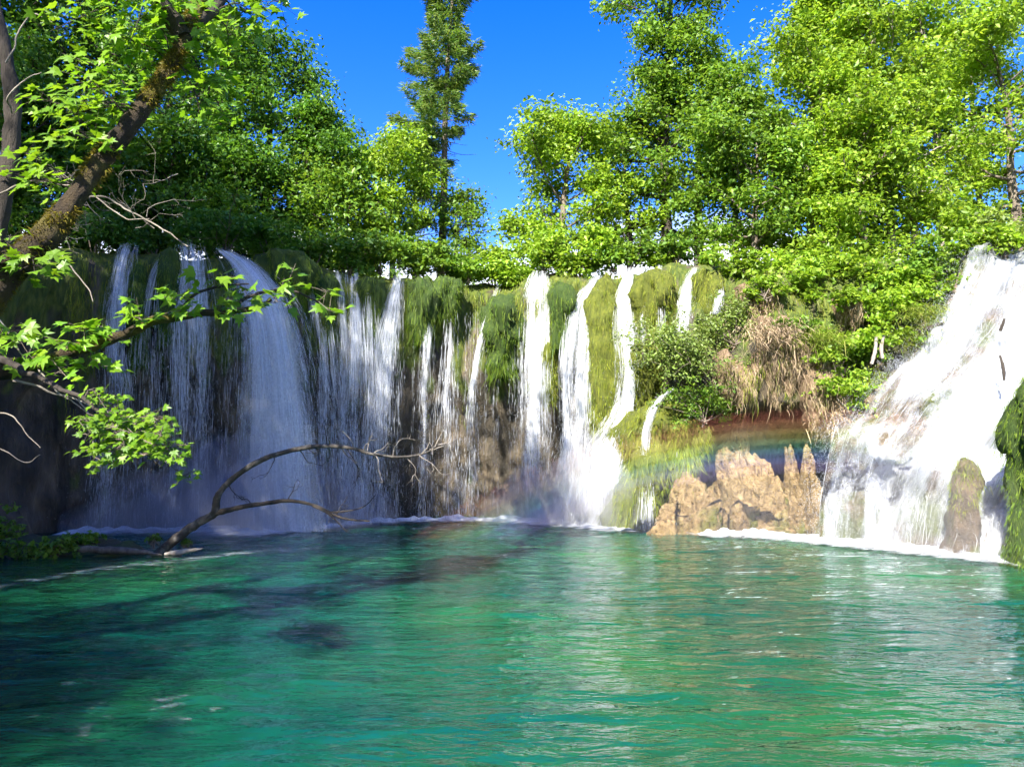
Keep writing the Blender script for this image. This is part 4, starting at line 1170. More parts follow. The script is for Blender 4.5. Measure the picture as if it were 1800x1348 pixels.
# tall trees of the left bank and behind the viewpoint; their crowns shade the left half of the falls; the low one is added to shade the near water
for k, (x, y, hgt, z0, rad, nl) in enumerate([(-15.5, 6.5, 18, .2, 5.0, 34000), (-12.3, 3.0, 19, .25, 4.2, 36000), (-9.3, -6.0, 8.6, .15, 4.0, 24000), (-14.5, -2.5, 21, .2, 5.0, 34000)]):
    make_tree('bank_tree', ['tall bank tree left of the pool outside the picture', 'nearest tall bank tree left of the viewpoint', 'low unseen tree added behind the viewpoint to shade the near water', 'tall tree behind the viewpoint on the left bank'][k], (x, y, 1.8), hgt, .4, z0, rad, 34, nl, .18, MAT['leaf_dark'], MAT['bark_dark'], 60 + k, group='tall trees of the left bank', clump=1.15, subs=5, thin=.62)

# ------------------------------------------------------------------ shrubs on the lip and the right bank
def shrub(label, px, py, D, rpx, n, leaf, mat, group, flat=.75, seed=None, name='shrub', droop=0, wpx=None):
    rng = np.random.default_rng(seed if seed is not None else int(px * 3 + py * 5))
    c = W(px, py, D); r = M(rpx, D); rx = M(wpx, D) if wpx else r
    base = c - np.array([0, 0, r * .9])
    root = thing(name, label, 'shrub', base, group)
    wood = Geo(); cl = []
    for i in range(9):
        d = rng.normal(size=3) * np.array([1, 1, .7]) + np.array([0, -.15, .35]); d = norm(d)
        e = c + d * np.array([rx, r, r * flat]) * rng.uniform(.55, .95) - np.array([0, 0, droop * r * rng.random()])
        pts = smooth_path(np.array([base + rng.normal(size=3) * .04, (base + e) / 2 + rng.normal(size=3) * r * .12, e]), 7)
        tube(wood, pts, np.linspace(.02, .005, 7), 4)
        cl += [pts[4], pts[5], pts[6]]
        for q in range(3):
            e2 = pts[5] + rng.normal(size=3) * np.array([rx, r, r]) * .32
            tube(wood, np.array([pts[4], (pts[4] + e2) / 2 + rng.normal(size=3) * .03, e2]), np.array([.008, .006, .004]), 3)
            cl.append(e2)
    part('stem', wood, MAT['bark'], root, True)
    g = Geo(); scatter_leaves(g, rng, np.array(cl), r * .36, n, leaf)
    part('foliage', g, mat, root, False, kind='stuff')
LB, LM, LD, LO = MAT['leaf_bright'], MAT['leaf_mid'], MAT['leaf_dark'], MAT['leaf_olive']
gl, gr_ = 'shrubs along the lip of the falls', 'shrubs on the right bank'
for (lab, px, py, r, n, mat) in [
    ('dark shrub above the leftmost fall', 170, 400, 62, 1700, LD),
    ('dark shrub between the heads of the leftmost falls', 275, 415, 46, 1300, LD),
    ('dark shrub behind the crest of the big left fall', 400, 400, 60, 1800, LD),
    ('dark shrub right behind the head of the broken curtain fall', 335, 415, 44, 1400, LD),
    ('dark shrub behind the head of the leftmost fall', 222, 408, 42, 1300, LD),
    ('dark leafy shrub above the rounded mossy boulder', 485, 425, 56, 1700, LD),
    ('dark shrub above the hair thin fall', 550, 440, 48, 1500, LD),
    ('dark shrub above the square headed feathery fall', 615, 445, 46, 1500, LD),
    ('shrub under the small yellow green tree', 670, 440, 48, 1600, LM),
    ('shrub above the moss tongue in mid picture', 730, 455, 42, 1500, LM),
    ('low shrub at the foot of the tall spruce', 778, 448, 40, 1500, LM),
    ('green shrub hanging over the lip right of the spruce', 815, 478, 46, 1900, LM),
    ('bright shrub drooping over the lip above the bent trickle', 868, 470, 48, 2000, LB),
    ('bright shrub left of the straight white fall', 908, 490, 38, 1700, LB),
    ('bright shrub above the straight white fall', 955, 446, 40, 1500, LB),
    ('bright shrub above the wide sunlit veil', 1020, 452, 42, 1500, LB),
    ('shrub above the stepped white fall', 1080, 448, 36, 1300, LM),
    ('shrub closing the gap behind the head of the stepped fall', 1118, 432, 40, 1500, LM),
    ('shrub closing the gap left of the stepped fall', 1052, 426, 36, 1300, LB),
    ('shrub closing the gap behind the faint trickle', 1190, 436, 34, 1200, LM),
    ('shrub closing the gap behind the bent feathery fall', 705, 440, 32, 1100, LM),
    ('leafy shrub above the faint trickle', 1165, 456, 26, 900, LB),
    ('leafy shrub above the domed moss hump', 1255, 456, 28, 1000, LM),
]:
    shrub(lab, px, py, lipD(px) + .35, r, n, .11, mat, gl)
for (lab, px, py, D, r, n, leaf, mat, w) in [
    ('fine leaved bush over the moss slope left of the cave', 1170, 590, 17.3, 56, 3200, .06, LO, 74),
    ('large fine leaved grey green bush above the left of the cave', 1255, 620, 16.9, 78, 5200, .06, LO, 96),
    ('upper fine leaved bush beside the short white rill', 1290, 560, 17.2, 52, 2800, .06, LO, 66),
    ('low fine leaved bush trailing over the cave mouth', 1235, 705, 16.8, 46, 2600, .06, LM, 80),
    ('broad leaved bush right of the domed moss hump', 1330, 465, 18.2, 52, 2000, .12, LB, 70),
    ('broad leaved bush above the tan root mats', 1410, 490, 17.8, 56, 2300, .12, LB, 76),
    ('bright broad leaved bush high on the bank', 1480, 470, 17.7, 60, 2400, .12, LB, 70),
    ('bright bush beside the small dry root patch', 1540, 540, 17.0, 50, 2000, .11, LB, 64),
    ('dark green bush in the hollow of the right bank', 1480, 610, 16.8, 52, 2100, .1, LM, 62),
    ('flat topped bush with two white stems below it', 1545, 590, 16.4, 34, 1600, .1, LB, 76),
    ('low green bush on the slope right of the root beard', 1490, 680, 16.0, 46, 2100, .08, LB, 54),
    ('bush at the head of the big cascade', 1625, 475, 17.4, 54, 2100, .11, LM, 64),
    ('small green bush on the left brink of the cascade', 1652, 512, 16.9, 24, 800, .1, LB, 34),
    ('yellow green bush in front of the low bank tree', 1590, 500, 17.2, 46, 1900, .11, LB, 54),
    ('overhanging bush at the top right corner of the cascade', 1785, 395, 16.9, 50, 2000, .09, LO, 60),
    ('leafy bush hanging into the head of the big cascade', 1728, 428, 16.9, 34, 1300, .1, LM, 46),
    ('small bush at the upper left brink of the big cascade', 1692, 440, 16.8, 34, 1500, .1, LB, 46),
    ('leafy bush drooping over the crest of the big cascade', 1762, 424, 16.4, 36, 1500, .1, LB, 56),
    ('small bright bush on top of the highest tan root mat', 1345, 506, 16.9, 24, 900, .09, LB, 44),
    ('small bush tucked over the broad root curtain', 1402, 572, 16.4, 22, 800, .08, LM, 40),
    ('small bush half hiding the small dry root patch', 1496, 520, 16.6, 24, 900, .1, LB, 40),
    ('small bush above the long root beard', 1448, 625, 16.1, 20, 700, .08, LB, 34),
    ('bush behind the head of the big cascade', 1700, 400, 18.2, 52, 2000, .12, LB, 76),
]:
    shrub(lab, px, py, D, r, n, leaf, mat, gr_, wpx=w)

def grass_tuft(label, px, py, D, wpx, n, ln, mat):
    rng = np.random.default_rng(int(px + py * 3))
    c = W(px, py, D)
    root = thing('grass_tuft', label, 'grass', c, 'grass tufts on the right bank')
    P = c + rng.normal(size=(n, 3)) * np.array([M(wpx, D) * .4, .18, M(wpx, D) * .16])
    Dv = np.array([0, -.35, .9]) + rng.normal(size=(n, 3)) * .45
    g = Geo()
    ln_ = rng.uniform(.5, 1, n) * ln
    k = 5; s = np.linspace(0, 1, k)
    Dn = norm(Dv)
    C = P[:, None] + Dn[:, None] * (ln_[:, None] * s)[..., None] + np.array([0, -.15, -1])[None, None] * (ln_[:, None] * .75 * s ** 2)[..., None]
    ribbons(g, C, rng.uniform(.006, .012, n), rng)
    part('blade', g, mat, root, False, kind='stuff')
for (lab, px, py, w, n, ln, m) in [
    ('arching grass tuft beside the brink of the cascade', 1630, 600, 70, 900, .45, 'grass'),
    ('pale grass tuft left of the middle cascade', 1560, 680, 80, 1000, .4, 'grass'),
    ('dry grass tuft low beside the cascade', 1500, 735, 70, 900, .4, 'root'),
    ('green grass tuft above the root beard', 1440, 600, 60, 800, .45, 'grass'),
    ('yellow grass tuft on the brown ledge by the cascade', 1625, 555, 50, 700, .35, 'grass'),
    ('dry grass tuft between the bush and the root mats', 1360, 590, 70, 900, .45, 'root'),
]:
    grass_tuft(lab, px, py, 16.3, w, n, ln, MAT[m])

# more trees closing the gaps under the crowns
for (nm, lab, px, D, h, rad, n, mat, bk, sd, grp) in [
    ('ash_tree', 'half height sunlit tree between the tall dark stemmed tree and the broad tree', 1295, 21.8, 6.6, 1.9, 15000, 'leaf_mid', 'bark', 120, 'trees above the falls'),
    ('ash_tree', 'half height sunlit tree in front of the broad tree above the cave', 1450, 20.8, 6.4, 2.0, 15000, 'leaf_bright', 'bark', 121, 'trees above the falls'),
    ('ash_tree', 'half height sunlit tree above the left brink of the cascade', 1610, 20.4, 6.0, 1.9, 13000, 'leaf_bright', 'bark_pale', 122, 'trees above the falls'),
    ('ash_tree', 'tall sunlit tree near the top right corner of the picture', 1730, 24.5, 11.0, 2.0, 12000, 'leaf_bright', 'bark', 123, 'trees above the falls'),
    ('beech_tree', 'low dark tree behind the crest of the big left fall', 420, 20.4, 3.4, 1.7, 9000, 'leaf_dark', 'bark_dark', 124, 'shaded trees above the left falls'),
    ('beech_tree', 'low dark tree above the second fall from the left', 290, 19.6, 3.6, 1.7, 9000, 'leaf_dark', 'bark_dark', 125, 'shaded trees above the left falls'),
    ('beech_tree', 'low dark tree above the leftmost fall beside the cliff corner', 120, 18.8, 3.6, 1.8, 9000, 'leaf_dark', 'bark_dark', 126, 'shaded trees above the left falls'),
    ('beech_tree', 'low dark tree over the left cliff wall', 0, 17.6, 3.8, 1.8, 9000, 'leaf_dark', 'bark_dark', 127, 'shaded trees above the left falls'),
    ('beech_tree', 'low green tree right of the dark trees below the sky gap', 600, 21.5, 3.4, 1.5, 9000, 'leaf_mid', 'bark_dark', 128, 'shaded trees above the left falls'),
]:
    make_tree(nm, lab, gp(px, D), h, .1, .06, rad, 26, n, .15, MAT[mat], MAT[bk], sd, group=grp, limb_up=(-.1, .8))

# ------------------------------------------------------------------ the overhanging trees at the left
def maple_leaf_mesh(name, mat, cup=.1):
    tips = [(-.30, -.02), (-.50, .22), (-.30, .30), (-.36, .62), (-.14, .52), (0, 1.0), (.14, .52), (.36, .62), (.30, .30), (.50, .22), (.30, -.02)]
    V = [(0, 0, 0), (0, .35, .03)]
    for x, y in tips:
        V.append((x, y, cup * (abs(x) * .9) - .22 * y * y))
    n = len(tips)
    F = [(1, 2 + i + 1, 2 + i) for i in range(n - 1)] + [(1, 2, 0), (0, 2 + n - 1, 1)]
    V.append((0.012, 0, 0)); V.append((-.012, 0, 0)); V.append((0, -.45, .06))
    k = len(V)
    F.append((k - 3, k - 2, k - 1))
    me = bpy.data.meshes.new(name)
    me.from_pydata(V, [], F); me.update()
    me.materials.append(mat)
    return me, np.array(V), np.array(F)
def near_leaf_material():
    """like the other leaves, with paler veins fanning from the stalk"""
    m = leaf_material('leaf_foreground', [(.11, .24, .014), (.15, .29, .016), (.20, .33, .02)], .5)
    nt = m.node_tree
    info = nd(nt, 'ShaderNodeObjectInfo')
    for n in nt.nodes:
        if n.type == 'VALTORGB':
            nt.links.new(info.outputs['Random'], n.inputs[0])
    return m
MAT['leaf_foreground'] = near_leaf_material()
MAT['leaf_foreground_mass'] = leaf_material('leaf_foreground_mass', [(.10, .22, .014), (.15, .29, .016), (.20, .33, .02)], .5)
LEAF_ME, LEAF_V, LEAF_F = maple_leaf_mesh('maple_leaf', MAT['leaf_foreground'])

def frames(N, T):
    N = norm(N); T = norm(T - N * np.sum(N * T, 1, keepdims=True)); X = np.cross(T, N)
    return X, T, N

def place_leaves(root, C, N, T, size, limit):
    """the nearest leaves are objects of their own, the others one mass of the same leaves"""
    from mathutils import Matrix
    X, Y, Z = frames(N, T)
    d = np.linalg.norm(C - np.array([0, 0, CAM_H]), axis=1)
    v = C - np.array([0, 0, CAM_H]); dep = v[:, 1] * CT + v[:, 2] * ST
    u = v[:, 0] / dep; w = (v[:, 2] * CT - v[:, 1] * ST) / dep
    inside = (np.abs(u) < 900 / FPX) & (np.abs(w) < 674 / FPX) & (dep > 0)
    order = np.argsort(-(size / d) - 10 * inside)
    org = ORIG[root.name]
    for k in order[:limit]:
        o = bpy.data.objects.new('leaf', LEAF_ME)
        COL.objects.link(o); o.parent = root
        m = np.eye(4); m[:3, 0] = X[k] * size[k]; m[:3, 1] = Y[k] * size[k]; m[:3, 2] = Z[k] * size[k]; m[:3, 3] = C[k] - org
        o.matrix_local = Matrix(m.tolist())
    rest = order[limit:]
    if len(rest):
        V = (C[rest][:, None] + size[rest][:, None, None] * (LEAF_V[None, :, 0:1] * X[rest][:, None] + LEAF_V[None, :, 1:2] * Y[rest][:, None] + LEAF_V[None, :, 2:3] * Z[rest][:, None]))
        F = (np.arange(len(rest))[:, None, None] * len(LEAF_V) + LEAF_F[None]).reshape(-1, 3)
        g = Geo(); g.add(V.reshape(-1, 3), F)
        part('foliage', g, MAT['leaf_foreground_mass'], root, False, kind='stuff')

def spray(rng, start, end, n, size, wood, spread=.22, r=.008, droop=.12):
    """a leafy twig: returns leaf positions, normals, directions, sizes"""
    mid = (start + end) / 2 + rng.normal(size=3) * .05
    end2 = end - np.array([0, 0, droop * np.linalg.norm(end - start)])
    p = smooth_path(np.array([start, mid, end2]), 12)
    tube(wood, p, np.linspace(r, .003, 12), 5)
    f = rng.uniform(.3, 1.0, n)
    P = np.stack([np.interp(f, np.linspace(0, 1, 12), p[:, c]) for c in range(3)], 1)
    ax = norm(end2 - start)
    d = rng.normal(size=(n, 3)) * np.array([1, 1, .35]); d = norm(d)
    C = P + d * rng.uniform(.3, 1, (n, 1)) * spread
    for k in range(0, n, 2):
        tube(wood, np.array([P[k], (P[k] + C[k]) / 2 + np.array([0, 0, .01]), C[k]]), np.array([.003, .0025, .002]), 3)
    N = np.array([-.12, -.45, .85]) + rng.normal(size=(n, 3)) * .38
    T = d * np.array([1, 1, .2]) + ax * .3 + np.array([0, 0, -.45]) + rng.normal(size=(n, 3)) * .2
    return C, N, T, rng.uniform(.75, 1.15, n) * size

def mossy_tree():
    rng = np.random.default_rng(301)
    path = [(-330, 1000, 5.6, 66), (-170, 730, 5.6, 58), (-60, 580, 5.6, 52), (10, 480, 5.6, 46), (90, 405, 5.7, 38), (140, 335, 5.8, 33), (195, 262, 5.9, 33), (250, 190, 6.0, 29), (298, 120, 6.1, 25), (330, 50, 6.2, 23), (356, -30, 6.4, 20), (360, -160, 6.6, 17), (300, -420, 7, 13), (200, -800, 7.4, 8)]
    P = smooth_path(np.array([list(W(a, b, c)) + [M(r * .54, c)] for a, b, c, r in path]), 110)
    root = thing('mossy_tree', 'leaning tree with thick mossy brown trunk crossing the upper left corner', 'tree', P[0, :3])
    g = Geo()
    tube(g, P[:, :3], P[:, 3], 22, 5, .30)
    trunk = part('trunk', g, MAT['bark_moss'], root, True)
    fz = Geo(); nf = 16000
    k = rng.integers(0, 84, nf); aa = rng.normal(size=(nf, 3)); ax = norm(np.gradient(P[:, :3], axis=0))[k]
    aa = norm(aa - ax * np.sum(aa * ax, 1, keepdims=True))
    Pf = P[k, :3] + (P[np.minimum(k + 1, 109), :3] - P[k, :3]) * rng.random((nf, 1)) + aa * P[k, 3:4] * .97
    kp = fbm(Pf * 4, 511, 3) > -.15
    blades(fz, Pf[kp], aa[kp] + rng.normal(size=(kp.sum(), 3)) * .5 + np.array([0, 0, -.5]), rng.uniform(.015, .05, kp.sum()), rng.uniform(.004, .010, kp.sum()), rng, .2)
    part('moss', fz, MAT['trunk_moss'], root, False, kind='stuff', parent=trunk)
    for q in ([(322, 66, 6.15, 17), (300, 30, 6.1, 15), (276, -10, 6.0, 13), (262, -80, 6.0, 10)], [(336, 40, 6.25, 14), (368, 24, 6.4, 11), (392, -6, 6.6, 9), (450, -60, 6.9, 6)]):
        g = Geo(); Q = smooth_path(np.array([list(W(a, b, c)) + [M(r, c)] for a, b, c, r in q]), 24)
        tube(g, Q[:, :3], Q[:, 3], 12, 7, .25)
        part('limb', g, MAT['bark_dark'], root, True)
    sp = []
    for (a, b) in [((262, 180, 6.0), (110, 70, 6.1)), ((300, 110, 6.1), (190, 40, 6.3)), ((300, 110, 6.1), (250, 20, 6.0)), ((190, 262, 5.9), (70, 150, 6.2)), ((230, 210, 6.0), (160, 130, 5.8)),
                   ((276, -10, 6.0), (170, 20, 5.9)), ((276, -10, 6.0), (90, 30, 6.3)), ((320, 70, 6.2), (370, 160, 6.5)), ((310, 100, 6.1), (350, 215, 6.4)), ((368, 24, 6.4), (450, 20, 6.8)), ((392, -6, 6.6), (505, -4, 7.0)),
                   ((368, 24, 6.4), (400, 90, 6.8)), ((262, -80, 6), (210, -20, 6.2)), ((262, -80, 6), (60, -20, 6.4)), ((250, 190, 6.0), (200, 170, 6.6)), ((300, 110, 6.1), (290, 70, 6.8)), ((140, 335, 5.8), (60, 290, 6.4)), ((10, 480, 5.6), (60, 440, 5.4)), ((10, 480, 5.6), (20, 400, 5.8)), ((-60, 580, 5.6), (10, 560, 5.3)),
                   ((276, -10, 6.0), (230, 60, 5.7)), ((262, -80, 6.0), (140, -10, 5.6)), ((250, 190, 6.0), (120, 190, 6.0)), ((195, 262, 5.9), (130, 215, 5.6)), ((298, 120, 6.1), (240, 110, 6.6)), ((330, 50, 6.2), (330, 130, 6.7)), ((276, -10, 6), (320, -5, 5.8)), ((300, 110, 6.1), (400, 190, 6.9)), ((392, -6, 6.6), (440, 60, 7.2)), ((140, 335, 5.8), (30, 230, 6.6))]:
        sp.append((W(*a), W(*b), 42, .115, .30))
    leaves = []
    wood = Geo()
    for (s0, e0, n, sz, spd) in sp:
        leaves.append(spray(rng, s0, e0, n, sz, wood, spd))
    # the crown over the frame, out over the left of the pool
    top = P[80:, :3]
    for k in range(44):
        s0 = top[rng.integers(0, len(top))]
        e0 = np.array([rng.uniform(-8.0, -3.2), rng.uniform(4.0, 9.5), rng.uniform(8.2, 14.5)])
        leaves.append(spray(rng, s0 * .35 + e0 * .65, e0, 46, .2, wood, .75, .02))
    part('twig', wood, MAT['bark_dark'], root, True, kind='stuff')
    C, N, T, S = [np.concatenate([l[i] for l in leaves]) for i in range(4)]
    place_leaves(root, C, N, T, S, 290)
mossy_tree()

def fork_twig(g, rng, p, d, ln, r, depth=2):
    pts = [p]; dd_ = norm(d)
    for q in range(5):
        dd_ = norm(dd_ + rng.normal(size=3) * .28)
        pts.append(pts[-1] + dd_ * ln / 5)
    pts = np.array(pts)
    tube(g, pts, np.linspace(r, r * .35, 6), 5)
    if depth:
        for q in range(rng.integers(2, 4)):
            k = rng.integers(2, 6)
            fork_twig(g, rng, pts[k], dd_ + rng.normal(size=3) * .75, ln * rng.uniform(.35, .6), r * .55, depth - 1)

def bank_maple():
    rng = np.random.default_rng(302)
    path = [(-150, 1010, 6.9, 40), (-110, 830, 6.9, 34), (-70, 660, 6.9, 30), (-20, 470, 6.9, 26), (8, 330, 6.9, 22), (22, 220, 6.9, 20), (14, 120, 6.9, 17), (-4, 30, 6.9, 15), (-20, -80, 7, 13), (-10, -260, 7.2, 10)]
    P = smooth_path(np.array([list(W(a, b, c)) + [M(r * .7, c)] for a, b, c, r in path]), 60)
    root = thing('bank_maple', 'maple at the left edge with a low leafy branch reaching over the pool', 'tree', P[0, :3])
    g = Geo(); tube(g, P[:, :3], P[:, 3], 14, 9, .25)
    part('trunk', g, MAT['bark_dark'], root, True)
    def branch(pts, mat, nm='branch', sides=10, rough=.2):
        Q = smooth_path(np.array([list(W(a, b, c)) + [M(r * (.55 if nm == 'twig' else 1), c)] for a, b, c, r in pts]), 50)
        Q[:, :3] += np.stack([fbm(Q[:, :3] * 5 + 3 * q, 80 + q, 3) for q in range(3)], 1) * .02
        g_ = Geo(); tube(g_, Q[:, :3], Q[:, 3], sides, 11, rough)
        part(nm, g_, mat, root, True)
    branch([(-70, 655, 6.9, 24), (0, 648, 6.8, 19), (60, 642, 6.8, 15), (120, 622, 6.8, 12), (190, 597, 6.9, 10), (260, 570, 7.0, 8), (330, 555, 7.1, 7), (400, 546, 7.2, 5.5), (450, 540, 7.3, 4.5), (480, 524, 7.3, 3)], MAT['bark_moss'])
    branch([(-70, 600, 6.9, 10), (20, 640, 6.2, 6.5), (70, 665, 5.8, 5), (130, 690, 5.5, 4), (180, 725, 5.3, 3), (240, 780, 5.3, 2), (280, 820, 5.3, 1.2)], MAT['bark_dark'])
    branch([(400, 546, 7.2, 4), (430, 525, 7.2, 3.4), (470, 512, 7.3, 3), (510, 512, 7.3, 2.4), (560, 530, 7.4, 1.6)], MAT['bark_dark'], 'branch', 6)
    branch([(300, 562, 7.05, 3), (330, 530, 7.0, 2.6), (380, 505, 7.0, 2.2), (440, 498, 7.1, 1.4)], MAT['bark_dark'], 'branch', 6)
    for pts in [[(-20, 540, 6.6, 4), (10, 580, 6.6, 3.4), (50, 632, 6.6, 2.5)], [(-30, 720, 6.5, 2.6), (20, 730, 6.5, 2.2), (45, 760, 6.5, 1.8), (72, 788, 6.5, 1.2)], [(-30, 775, 6.5, 2.6), (12, 795, 6.5, 2), (46, 812, 6.5, 1.7), (70, 800, 6.5, 1.1)],
                [(20, 668, 6.5, 4.6), (70, 682, 6.5, 4), (125, 700, 6.5, 3), (165, 716, 6.5, 2)], [(66, 652, 6.5, 3), (105, 690, 6.5, 2.6), (150, 725, 6.5, 2)], [(140, 700, 6.4, 3), (165, 745, 6.4, 2.6), (162, 790, 6.4, 2)],
                [(-10, 345, 6.5, 3), (60, 318, 6.5, 3.2), (125, 325, 6.5, 3), (150, 290, 6.5, 2)], [(10, 110, 6.6, 3), (45, 32, 6.6, 2.6), (80, 36, 6.6, 2), (110, 60, 6.6, 1.4)], [(20, 200, 6.6, 3), (15, 170, 6.4, 3), (40, 140, 6.4, 2.4), (70, 125, 6.4, 1.6)],
                [(100, 372, 7.6, 3.4), (170, 345, 7.6, 3.4), (225, 372, 7.6, 3), (280, 400, 7.6, 2.6), (330, 432, 7.6, 2)], [(160, 340, 7.6, 2.6), (220, 385, 7.6, 2.2), (260, 385, 7.6, 1.6)], [(70, 420, 6.5, 3), (110, 450, 6.5, 2.6), (150, 505, 6.5, 2), (165, 530, 6.5, 1.4)]]:
        branch(pts, MAT['twig_pale'], 'twig', 6, .1)
    tw = Geo()
    for k in range(16):
        s0 = W(rng.uniform(60, 320), rng.uniform(290, 420), rng.uniform(7.4, 8.4))
        fork_twig(tw, rng, s0, rng.normal(size=3) * np.array([1, .5, .6]), .5, .006, 2)
    part('fine_twig', tw, MAT['twig_pale'], root, True, kind='stuff')
    leaves = []; wood = Geo()
    big = [((40, 640, 6.8), (60, 600, 6.5), 9), ((90, 632, 6.8), (30, 585, 6.6), 9), ((100, 632, 6.8), (120, 660, 6.4), 12), ((120, 622, 6.8), (100, 600, 6.4), 10), ((150, 610, 6.8), (140, 575, 6.6), 9), ((160, 608, 6.8), (190, 640, 6.6), 9),
           ((190, 597, 6.9), (160, 565, 6.7), 8), ((230, 585, 6.9), (240, 520, 6.8), 7), ((250, 575, 7), (250, 560, 6.7), 6), ((330, 530, 7), (300, 525, 6.9), 10), ((330, 530, 7), (310, 545, 6.8), 8), ((390, 505, 7), (385, 490, 6.9), 10),
           ((430, 525, 7.2), (450, 505, 7.0), 9), ((440, 530, 7.2), (430, 545, 7.0), 8), ((470, 512, 7.3), (480, 530, 7.1), 6), ((510, 512, 7.3), (500, 488, 7.2), 4), ((560, 530, 7.4), (565, 505, 7.3), 5), ((560, 530, 7.4), (575, 540, 7.3), 5), ((480, 524, 7.3), (520, 460, 7.2), 4), ((390, 550, 7.2), (400, 558, 7.0), 6)]
    for a, b, n in big:
        leaves.append(spray(rng, W(*a), W(*b), int(n * 1.5), .145, wood, .18, .005, .05))
    for k in range(46):
        f = rng.random()
        s0 = W(150 + 110 * f, 700 + 95 * f, 5.3)
        e0 = W(rng.uniform(150, 345), 0, 5.3)
        x = rng.uniform(140, 340); lo = 690 + .28 * (x - 140); hi = 800 + .2 * (x - 140)
        e0 = W(x, rng.uniform(lo, hi), rng.uniform(4.9, 5.7))
        leaves.append(spray(rng, s0 * .5 + e0 * .5, e0, 16, .06, wood, .11, .003, .02))
    part('stalk', wood, MAT['bark'], root, True, kind='stuff')
    C, N, T, S = [np.concatenate([l[i] for l in leaves]) for i in range(4)]
    place_leaves(root, C, N, T, S, 295)
bank_maple()

# ------------------------------------------------------------------ the dead branch standing in the pool
def dead_branch():
    rng = np.random.default_rng(303)
    root = thing('dead_branch', 'bare dead branch arching up out of the water before the left falls', 'branch', W(285, 972, 13.1))
    def limb(pts, nm, mat, sides=10, rough=.18, n=60):
        Q = smooth_path(np.array([list(W(a, b, c)) + [M(r * .78, c)] for a, b, c, r in pts]), n)
        g = Geo(); tube(g, Q[:, :3], Q[:, 3], sides, 13, rough)
        return part(nm, g, mat, root, True), Q
    main, Q = limb([(262, 992, 13.1, 12), (285, 968, 13.1, 11), (315, 942, 13.1, 10), (350, 918, 13.1, 9.5), (376, 902, 13.1, 9), (383, 872, 13.0, 7.5), (402, 848, 13.0, 6.8), (435, 822, 12.9, 6.2), (480, 800, 12.9, 5.6), (550, 785, 12.9, 5), (610, 786, 12.9, 4.2), (650, 797, 12.9, 3.6), (700, 803, 12.9, 2.6), (745, 797, 12.9, 2), (772, 780, 12.9, 1.4)], 'limb', MAT['deadwood'], n=100)
    b2, Q2 = limb([(376, 903, 13.1, 6.5), (420, 892, 13.0, 5.5), (470, 884, 13.0, 4.6), (510, 880, 12.9, 4), (555, 889, 12.9, 3.2), (600, 910, 12.9, 2.4), (650, 916, 12.9, 1.4)], 'branch', MAT['bark_dark'])
    limb([(548, 888, 12.9, 2.6), (580, 905, 12.8, 2), (610, 935, 12.8, 1.2)], 'branch', MAT['bark_dark'], 6)
    limb([(575, 900, 12.9, 2), (610, 898, 12.9, 1.6), (640, 890, 12.9, 1.2), (660, 870, 12.9, .8)], 'branch', MAT['bark_dark'], 6)
    for (x, y, dx, dz, ln, mat) in [(622, 786, -.2, 1, .55, 'twig_pale'), (640, 792, .4, .9, .5, 'twig_pale'), (655, 798, .6, .7, .45, 'twig_pale'), (660, 800, .8, -.9, .55, 'twig_pale'), (690, 803, .2, 1, .4, 'twig_pale'), (742, 797, .3, 1, .6, 'twig_pale'), (755, 790, .9, .3, .4, 'twig_pale'),
                                    (765, 785, .2, 1, .5, 'twig_pale'), (735, 798, .9, -.8, .5, 'twig_pale'), (770, 782, 1, .1, .35, 'twig_pale'), (705, 803, .8, -.5, .45, 'twig_pale'), (600, 786, .5, -1, .5, 'deadwood'), (570, 785, -.2, 1, .4, 'deadwood'), (540, 787, .7, -.8, .35, 'deadwood'), (610, 787, .6, -1, .6, 'deadwood'),
                                    (480, 800, .5, -.8, .4, 'bark_dark'), (505, 881, .6, 1, .45, 'bark_dark'), (440, 888, .2, 1, .3, 'bark_dark'), (590, 905, .5, 1, .35, 'bark_dark'), (400, 850, .6, -.5, .4, 'bark_dark'), (525, 790, .8, -1, .5, 'bark_dark')]:
        g = Geo(); fork_twig(g, rng, W(x, y, 12.9), np.array([dx, rng.normal() * .3, dz]), ln, .011, 2)
        part('twig', g, MAT[mat], root, True, parent=b2 if y > 840 else main)
dead_branch()

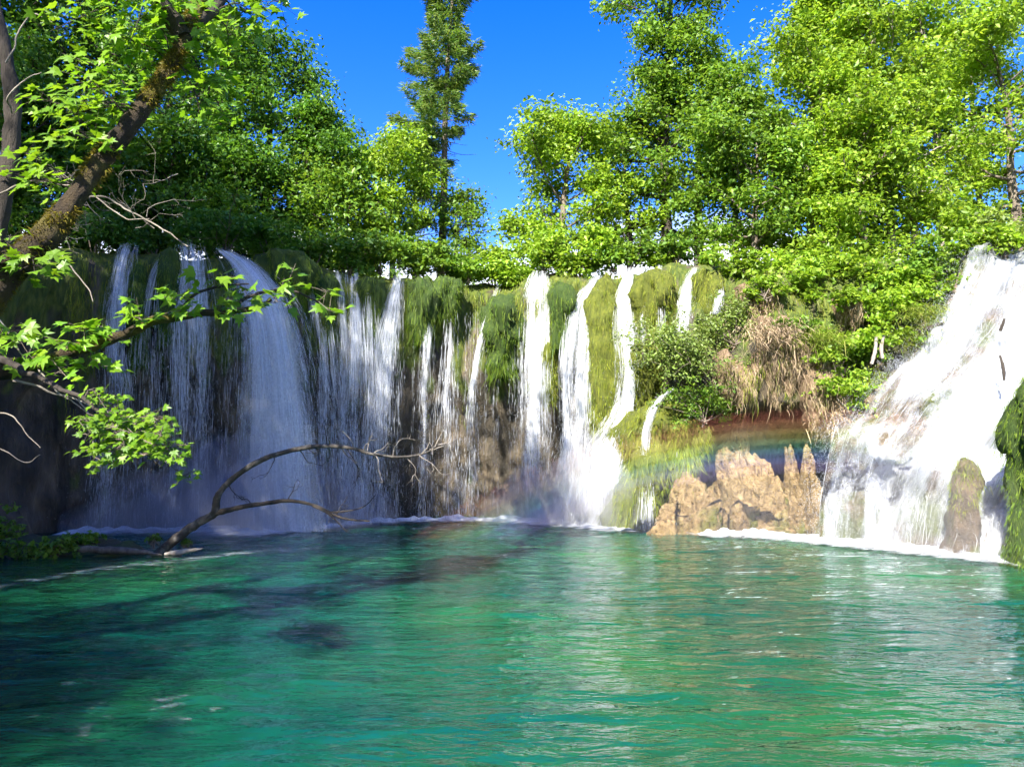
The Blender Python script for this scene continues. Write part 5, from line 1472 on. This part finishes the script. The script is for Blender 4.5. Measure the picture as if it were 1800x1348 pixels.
def log(label, pts, mat):
    Q = smooth_path(np.array([list(W(a, b, c)) + [M(r, c)] for a, b, c, r in pts]), 40)
    root = thing('log', label, 'log', Q[0, :3], 'driftwood on the mud spit')
    g = Geo(); tube(g, Q[:, :3], Q[:, 3], 12, 15, .35)
    part('wood', g, mat, root, True)
log('pale broken log end beside the foot of the dead branch', [(290, 974, 12.9, 3), (305, 972, 12.9, 5), (325, 969, 12.9, 4.5), (345, 966, 12.9, 2.5), (356, 964, 12.9, .8)], MAT['bark_pale'])
log('reddish brown rotten log lying along the mud spit', [(110, 966, 13.0, 1), (130, 965, 13.0, 5), (180, 966, 13.0, 6), (240, 969, 12.9, 5), (270, 973, 12.9, 3), (285, 975, 12.9, .8)], MAT['bark'])
for (lab, px, py, D, r, n, w) in [('leafy plant on the left end of the mud spit', 30, 968, 12.6, 26, 420, 44), ('leafy green plant in the middle of the mud spit', 95, 962, 12.8, 24, 420, 46), ('small leafy plant near the dead branch', 150, 950, 13.4, 16, 240, 30), ('tiny yellow green plant by the foot of the dead branch', 270, 946, 13.3, 9, 70, 14), ('dark low plant against the left cliff', -20, 930, 13.6, 40, 900, 60), ('tiny plant leaning on the dead branch', 325, 952, 13.2, 9, 60, 12)]:
    shrub(lab, px, py, D, r, n, .085, MAT['leaf_mid'], 'plants on the mud spit', wpx=w)

# sticks caught at the cascade
def stick(label, pts, mat):
    Q = smooth_path(np.array([list(W(a, b, c)) + [M(r, c)] for a, b, c, r in pts]), 16)
    root = thing('stick', label, 'stick', Q[0, :3], 'sticks caught by the cascade')
    g = Geo(); tube(g, Q[:, :3], Q[:, 3], 7, 3, .2)
    part('wood', g, mat, root, True)
stick('dark broken stick jutting from the bank into the cascade', [(1600, 588, 16.3, 5), (1630, 578, 16.1, 5), (1660, 568, 15.9, 3)], MAT['bark_dark'])
stick('short dark stick standing in the upper cascade', [(1758, 582, 14.9, 2.5), (1762, 572, 14.85, 3), (1766, 560, 14.8, 2)], MAT['bark_dark'])
stick('thin dark stick hanging in the middle of the cascade', [(1758, 625, 14.3, 2), (1764, 650, 14.25, 3), (1765, 668, 14.2, 2)], MAT['bark_dark'])
stick('left white stem under the flat topped bush', [(1532, 640, 16.0, 3), (1538, 618, 16.0, 3.4), (1541, 592, 16.0, 3)], MAT['bark_pale'])
stick('right white stem under the flat topped bush', [(1551, 630, 16.0, 3), (1549, 612, 16.0, 3.4), (1553, 590, 16.0, 3)], MAT['bark_pale'])
